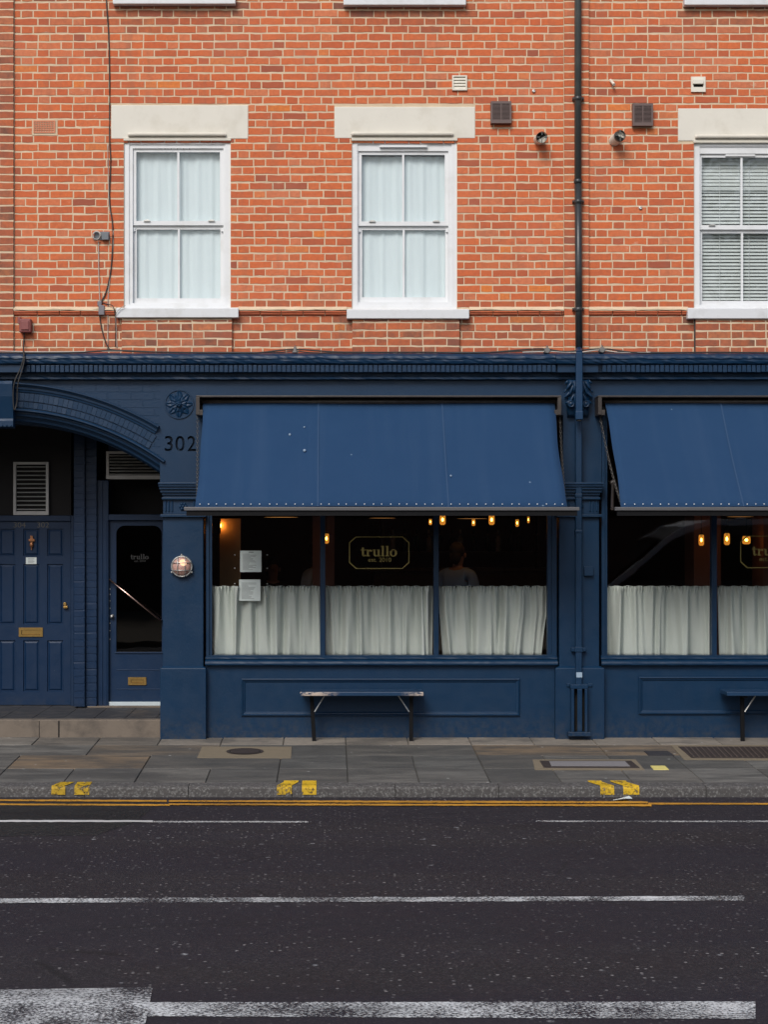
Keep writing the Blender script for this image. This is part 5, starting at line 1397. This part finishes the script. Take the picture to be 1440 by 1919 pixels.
cable('cable', [P(235, 572, -.06), P(225, 578, -.06), P(217, 590, -.05), P(218, 620, YW), P(219, 652, YW)], .0036, CABLEW, 'thin pale cable hooked around the end of the first sill')
cable('cable', [P(188, 566, YW), P(200, 570, YW), P(212, 575, -.02), P(216, 600, YW), P(216, 650, YW)], .0045, CABLE, 'thin dark cable dropping past the first sill')
t = thing('cable_bracket', 'grey metal bracket with coiled cable left of the first window', 'bracket', P(188, 441, BY)); 
mb = MB(); mb.pbox(176, 205, 434, 450, BY - .006, BY); mb.pbox(190, 203, 435, 449, BY - .05, BY - .006); mb.build('plate', simple('blue_grey_metal', (.14, .16, .18), .5, .15, 20), t, bevel=.003)
mb = MB(); cx_ = P(181, 442, BY - .02)
for k in range(3): mb.tube([cx_ + Vector((.042 * math.cos(q * .449) * (1 - k * .1), -.01 * k, .045 * math.sin(q * .449) * (1 - k * .08))) for q in range(15)], .004, 6, caps=False)
mb.build('coil', CABLEW, t, smooth=True)
mb = MB(); mb.pbox(184, 195, 572, 590, BY - .05, BY); mb.pbox(182, 190, 564, 573, BY - .035, BY); tag(mb.build('cable_joint', simple('cable_joint_grey', (.18, .17, .19), .5, .3, 60), bevel=.005), 'small grey cable joint on the string course', 'cable joint')
# cables along the top of the cornice
YK = -.08
def run(pts, r, mat, lab): cable('cable', [P(a, min(b, 661.4) - (1.2 if a % 3 else .2), c) for a, b, c in pts], r * 1.35, mat, lab, grp='cables along the cornice')
run([(-60, 661, YK), (120, 661.5, YK), (210, 657, YK), (300, 660, YK), (420, 664, YK), (480, 663, YK), (552, 655, YK), (640, 661, YK), (800, 666, YK), (900, 664, YK), (1010, 655, YK), (1060, 660, YK), (1130, 655, YK), (1200, 663, YK), (1330, 666, YK), (1500, 667, YK), (1700, 667, YK)], .006, CABLE, 'dark cable sagging along the cornice top, thickest of the run')
run([(200, 655, YK), (260, 661, YK), (400, 662, YK), (520, 662, YK), (552, 658, YK), (600, 664, YK), (760, 663, YK), (940, 661, YK), (1020, 657, YK), (1080, 663, YK), (1140, 660, YK), (1250, 665, YK), (1500, 665, YK)], .0045, CABLE, 'thinner dark cable crossing the thick one along the cornice')
run([(980, 667, YK), (1030, 660, YK), (1060, 664, YK), (1090, 662, YK), (1125, 656, YK), (1160, 664, YK), (1220, 667, YK)], .005, CABLEW, 'pale cable looping behind the drainpipe on the cornice')
run([(0, 658, YK), (60, 659.5, YK), (150, 659, YK), (240, 658, YK)], .004, CABLEW, 'pale cable on the cornice above the arch')
for px, py, lab, m_ in ((553, 657, 'small grey spot fitting on the cornice above the long awning', STEEL), (1026, 658, 'round grey cable box just left of the drainpipe', GREYP), (1129, 657, 'round grey cable box just right of the drainpipe', GREYP)):
    mb = MB(); c = P(px, py - 1, -.08)
    if m_ is STEEL: mb.lathe(c, [(.0, .03), (.012, .028), (.02, -.01), (.032, -.025), (0, -.025)], 'Z', 14); mb.tube([c + Vector((0, 0, .02)), P(px, py - 9, BY)], .006, 6)
    else: mb.lathe(c, [(0, -.03), (.024, -.03), (.03, -.02), (.03, .06)], 'Y', 16); mb.tube([c + Vector((0, 0, .025)), P(px, py - 10, BY)], .007, 6)
    tag(mb.build('cable_box', DULLG), lab, 'cable box', 'fittings on the cornice')
# dark conduit right of the drainpipe
mb = MB(); mb.tube([P(1304, 597, BY - .02), P(1304, 664, BY - .02)], .012, 8); tag(mb.build('conduit', CABLE), 'short dark conduit below the right window sill', 'conduit')

# ================================================================== BENCHES
def bench(a, b, legs, lab, chipped):
    Yf, Yb = -.36, -.05; t = thing('bench', lab, 'bench', P((a + b) / 2, 1386, -.2), 'benches against the shopfront')
    x0, x1 = X(a, Yf), X(b, Yf); zt = Z(1297, Yf)
    mb = MB(); mb.box(x0, x1, Yf, Yb, zt - .036, zt)
    seatm, nt, bs = new_mat('chipped_bench_paint' if chipped else 'blue_bench_paint'); v = coord(nt)
    base = mix(nt, noise(nt, v, 6, 5), (.010, .032, .075), (.016, .05, .11))
    f = ramp(nt, noise(nt, mapping(nt, v, (1.0, 1, 2)), 26, 6, .7), [(.44 if chipped else .7, 0.0), (.52 if chipped else .76, 1.0)])
    if chipped:                                             # bare patches towards the two ends of the front edge
        gm = N(nt, 'ShaderNodeSeparateXYZ'); nt.links.new(v, gm.inputs[0])
        mid = (x0 + x1) / 2; d_ = math_(nt, 'ABSOLUTE', math_(nt, 'SUBTRACT', gm.outputs[0], mid + .08))
        f = math_(nt, 'MULTIPLY', f, ramp(nt, d_, [(.28, 0.0), (.5, 1.0)]))
        f = math_(nt, 'MULTIPLY', f, math_(nt, 'LESS_THAN', gm.outputs[1], -.347))
    nt.links.new(mix(nt, f, base, (.52, .43, .36)), bs.inputs['Base Color']); bs.inputs['Roughness'].default_value = .3
    mb.build('seat', seatm, t, bevel=.004)
    for l0, l1 in legs:
        mb = MB(); Ym = -.2; zz = zt - .037; g = SLOPE * Ym
        pt, pb = Vector((X(l0, Ym), Ym, zz)), Vector((X(l1, Ym), Ym, g - .002)); hw = .019
        for yo in (-.11, .0):
            mb.add([(pt.x - hw, Ym + yo - .012, pt.z), (pt.x + hw, Ym + yo - .012, pt.z), (pt.x + hw, Ym + yo + .012, pt.z), (pt.x - hw, Ym + yo + .012, pt.z),
                    (pb.x - hw, Ym + yo * .3 - .012, pb.z), (pb.x + hw, Ym + yo * .3 - .012, pb.z), (pb.x + hw, Ym + yo * .3 + .012, pb.z), (pb.x - hw, Ym + yo * .3 + .012, pb.z)],
                   [(0, 1, 2, 3), (7, 6, 5, 4), (4, 5, 1, 0), (5, 6, 2, 1), (6, 7, 3, 2), (7, 4, 0, 3)]) if yo == 0 else None
        mb.box(pt.x - hw, pt.x + hw, Ym - .13, Ym + .13, zz - .02, zz)
        mb.build('leg', BLACK, t, bevel=.003)
        sg = 1 if l0 < (a + b) / 2 else -1
        mb = MB(); mb.tube([Vector((pt.x + (pb.x - pt.x) * .42 + sg * .02, Ym - .014, zt - .2)), Vector((pt.x + sg * .125, Ym - .014, zz - .005))], .0065, 6); mb.build('strut', STEEL, t)
bench(562.5, 794, ((584, 589), (771, 771)), 'narrow bench with chipped pale edges below the main window', True)
bench(1364, 1600, ((1392, 1393), (1578, 1578)), 'narrow blue bench cut off by the right edge', False)

# ================================================================== PAVEMENT COVERS AND LITTER
def pquad(name, q, dz, mat, parent=None, th=.012):
    vs = [pav(px, py, dz) for px, py in q]; lo = [v - Vector((0, 0, th)) for v in vs]; n = len(q)
    mb = MB(); mb.add(vs + lo, [tuple(range(n)), tuple(range(2 * n - 1, n - 1, -1))] + [(i, n + i, n + (i + 1) % n, (i + 1) % n) for i in range(n)])
    return mb.build(name, mat, parent)
t = thing('manhole_cover', 'round iron cover set in a sandy slab', 'manhole cover', pav(459, 1410))
pquad('slab', [(369, 1421), (545.5, 1421.5), (547, 1400), (379, 1400)], .005, SLAB, t)
c = pav(459, 1409.5, .005); rr = 35 / F * (D + c.y)
def ring_pav(r0, r1, dz, n=40):
    mb = MB(); vs = []
    for k in range(n):
        a = 2 * math.pi * k / n
        for r in (r0, r1): vs.append((c.x + r * math.cos(a), c.y + r * math.sin(a), SLOPE * (c.y + r * math.sin(a)) + dz))
    mb.add(vs, [(2 * k, 2 * k + 1, (2 * k + 3) % (2 * n), (2 * k + 2) % (2 * n)) for k in range(n)]); return mb
ring_pav(rr * .84, rr, .009).build('rim', IRON, t); ring_pav(0.002, rr * .78, .010).build('lid', IRON, t); ring_pav(rr * .77, rr * .85, .0065).build('gap', DARKHOLE, t)
t = thing('utility_cover', 'long rectangular cover with grey infill in the pavement below the drainpipe', 'utility cover', pav(1105, 1433))
pquad('surround', [(1003, 1443), (1209, 1443.5), (1192, 1424), (999, 1424)], .0045, SLAB, t)
pquad('frame', [(1020, 1440), (1200, 1440.5), (1184, 1427), (1012, 1427)], .008, IRON, t); pquad('infill', [(1034, 1437.5), (1182, 1438), (1172, 1428.6), (1030, 1428.6)], .011, COVERIN, t)
t = thing('cellar_grate', 'ribbed rusty iron cellar grate at the right edge of the pavement', 'grate', pav(1370, 1412))
pquad('surround', [(1283, 1424), (1478, 1425), (1452, 1397), (1258, 1397)], .0045, SLAB, t)
g0, g1, g2, g3 = (1297, 1421.5), (1470, 1422), (1444, 1400.5), (1272, 1400.5)
pquad('plate', [g0, g1, g2, g3], .008, IRON, t)
mb = MB(); n = 17
for k in range(n):
    u = (k + .5) / n; a = (g0[0] + (g1[0] - g0[0]) * u, 1420.5); b = (g3[0] + (g2[0] - g3[0]) * u + 7, 1401.5); p0, p1 = pav(*a, .010), pav(*b, .010)
    mb.tube([p0, p1], .006, 5)
mb.build('ribs', simple('worn_iron_rib', (.13, .10, .085), .5, .2, 25, metal=.3), t)
o = pquad('access_plate', [(1217, 1416.5), (1265, 1416.5), (1252, 1408.3), (1208, 1408.3)], .006, simple('dark_plate', (.035, .033, .037), .6, .2, 20)); tag(o, 'small dark square plate in the pavement left of the grate', 'cover plate')
o = pquad('marker_plate', [(1226, 1443), (1254.5, 1443), (1247, 1436), (1220, 1436)], .006, YELPLATE); tag(o, 'small pale yellow plate in the pavement right of the long cover', 'marker plate')
mb = MB(); ps = [road(1150, 1501.5, .012), road(1168, 1503, .03), road(1186, 1499.5, .015), road(1180, 1498.2, .03), road(1160, 1499.8, .012)]
mb.add(ps + [p - Vector((0, 0, .004)) for p in ps], [(0, 1, 2, 3, 4), (9, 8, 7, 6, 5)] + [(i, 5 + i, 5 + (i + 1) % 5, (i + 1) % 5) for i in range(5)]); tag(mb.build('paper_scrap', PAPER), 'crumpled white paper scrap in the gutter below the yellow kerb marks', 'litter')

# ================================================================== ACROSS THE STREET (seen only as reflections in the glass)
ob = thing('terrace_opposite', 'dull brick terrace across the street mirrored in the shop glass', 'building', (0, -25.2, 0))
OB = simple('sooty_brick', (.10, .06, .045), .9, .25, 3, .3, 20); OBW = simple('dark_window', (.03, .035, .04), .2, .1, 3)
mb = MB(); ops = []
for k in range(-7, 8):
    for z in (3.2,): ops.append((k * 2.6 - .5, k * 2.6 + .5, z, z + 1.6))
cut_wall(mb, -26, 26, -.1, 5.4, -25.2, -25.6, ops); w_ = mb.build('wall', OB, ob)
mb = MB(); mb.box(-26, 26, -25.95, -25.8, 2.8, 5.3); mb.build('window', OBW, ob)
tr = thing('street_tree', 'leafy street tree mirrored in the right upper window', 'tree', (10.2, -23.6, -.08))
mb = MB(); mb.tube([(10.2, -23.6, -.1), (10.1, -23.6, 3), (10.3, -23.7, 6), (10.2, -23.6, 8.5)], [.2, .16, .12, .05], 10)
for k in range(7):
    a = k * .9; mb.tube([(10.2, -23.6, 4.5 + k * .5), (10.2 + 1.6 * math.cos(a), -23.6 + 1.2 * math.sin(a), 6.3 + k * .45)], [.07, .02], 6)
mb.build('trunk', simple('bark', (.06, .045, .035), .9, .3, 10, .5, 30), tr)
mb = MB(); rnd = random.Random(3)
cl = [(10.2 + rnd.gauss(0, 1.5), -23.6 + rnd.gauss(0, .9), 7.8 + rnd.gauss(0, 1.3), rnd.uniform(.4, .8)) for _ in range(26)]
for k in range(5200):
    a = rnd.choice(cl); p = Vector((a[0] + rnd.gauss(0, a[3] * .5), a[1] + rnd.gauss(0, a[3] * .5), a[2] + rnd.gauss(0, a[3] * .5)))
    n1 = Vector((rnd.gauss(0, 1), rnd.gauss(0, 1), rnd.gauss(0, 1))).normalized(); n2 = n1.orthogonal().normalized() * .11; n3 = n1.cross(n2)
    mb.add([p - n2, p + n3 * .5, p + n2, p - n3 * .5], [(0, 1, 2, 3)])
mb.build('crown', mk_cloth('leaves', (.07, .12, .035), .3, 3), tr)

van = thing('grey_van', 'dark grey van standing on the road, mirrored in the shop glass beside the drainpipe', 'van', (6.2, -11.0, ROADZ))
VANP = simple('dark_van_paint', (.035, .037, .042), .16, .05, 4); VGL = simple('dark_van_glass', (.008, .009, .010), .05, .05, 4); TYRE = simple('tyre_rubber', (.015, .015, .015), .8, .1, 30); RIM = simple('alloy_rim', (.45, .45, .46), .3, .05, 10, metal=.9)
body = [(3.62, .12), (3.5, .35), (3.52, .72), (3.62, .93), (4.22, 1.10), (4.34, 1.17), (4.80, 1.52), (5.24, 1.90), (5.48, 2.04), (5.85, 2.11), (6.6, 2.14), (8.5, 2.12), (8.82, 2.02), (8.92, 1.4), (8.95, .5), (8.85, .12)]
mb = MB(); mb.prism(body[::1], -11.9, -10.0); vb = mb.build('body', VANP, van, bevel=.05, seg=4)
for yy in (-9.995, -11.905):
    y0, y1 = (yy - .004, yy + .004)
    mb = MB(); mb.prism([(4.62, 1.22), (5.9, 1.22), (5.9, 1.92), (5.42, 1.90), (5.0, 1.58)], y0, y1); mb.build('side_window', VGL, vb)
    mb = MB(); mb.prism([(6.0, 1.22), (7.3, 1.22), (7.3, 1.94), (6.0, 1.93)], y0, y1); mb.build('side_window', VGL, vb)
mb = MB(); mb.add([(4.33, -11.75, 1.185), (4.33, -10.15, 1.185), (5.21, -10.22, 1.895), (5.21, -11.68, 1.895)], [(0, 1, 2, 3)]); 
for i, v in enumerate(mb.v): mb.v[i] = (v[0] - .012, v[1], v[2] + .012)
mb.build('windscreen', VGL, vb)
for x in (4.45, 7.85):
    for y in (-10.14, -11.76):
        mb = MB(); mb.lathe((x, y, ROADZ + .34), [(.20, -.11), (.30, -.12), (.34, -.08), (.34, .08), (.30, .12), (.20, .11)], 'Y', 28); wl_ = mb.build('wheel', TYRE, van, smooth=True)
        mb = MB(); mb.lathe((x, y, ROADZ + .34), [(0, -.09), (.07, -.1), (.20, -.095), (.20, .095), (.07, .1), (0, .09)], 'Y', 20); mb.build('rim', RIM, wl_)
for y in (-10.25, -11.65):
    mb = MB(); mb.ell((3.58, y, .78), (.06, .17, .10), None, 12, 8); mb.build('headlight', simple('lamp_lens', (.6, .6, .6), .1, .05, 5), van, smooth=True)

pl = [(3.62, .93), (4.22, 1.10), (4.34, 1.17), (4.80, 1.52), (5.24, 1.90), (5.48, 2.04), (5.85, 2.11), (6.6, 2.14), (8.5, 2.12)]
SHEEN = simple('pale_sky_sheen', (.62, .63, .65), .3, .05, 6)  # sky sheen on the van's pillar and roof edge, put in as pale colour
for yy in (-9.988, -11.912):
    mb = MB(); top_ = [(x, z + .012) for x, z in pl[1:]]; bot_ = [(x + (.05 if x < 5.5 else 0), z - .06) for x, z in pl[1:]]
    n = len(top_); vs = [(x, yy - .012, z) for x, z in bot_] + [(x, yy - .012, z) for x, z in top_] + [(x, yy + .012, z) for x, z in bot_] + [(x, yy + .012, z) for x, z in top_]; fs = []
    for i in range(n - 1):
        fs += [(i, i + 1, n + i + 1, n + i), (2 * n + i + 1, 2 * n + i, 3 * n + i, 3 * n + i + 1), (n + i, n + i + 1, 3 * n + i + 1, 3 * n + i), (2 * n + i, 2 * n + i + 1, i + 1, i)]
    mb.add(vs, fs); mb.build('roof_sheen', SHEEN, vb)
mb = MB(); mb.prism([(5.5, 2.05), (5.86, 2.125), (6.6, 2.155), (8.5, 2.135), (8.5, 2.15), (6.6, 2.17), (5.85, 2.14)], -11.8, -10.1); mb.build('roof_sheen_panel', SHEEN, vb)
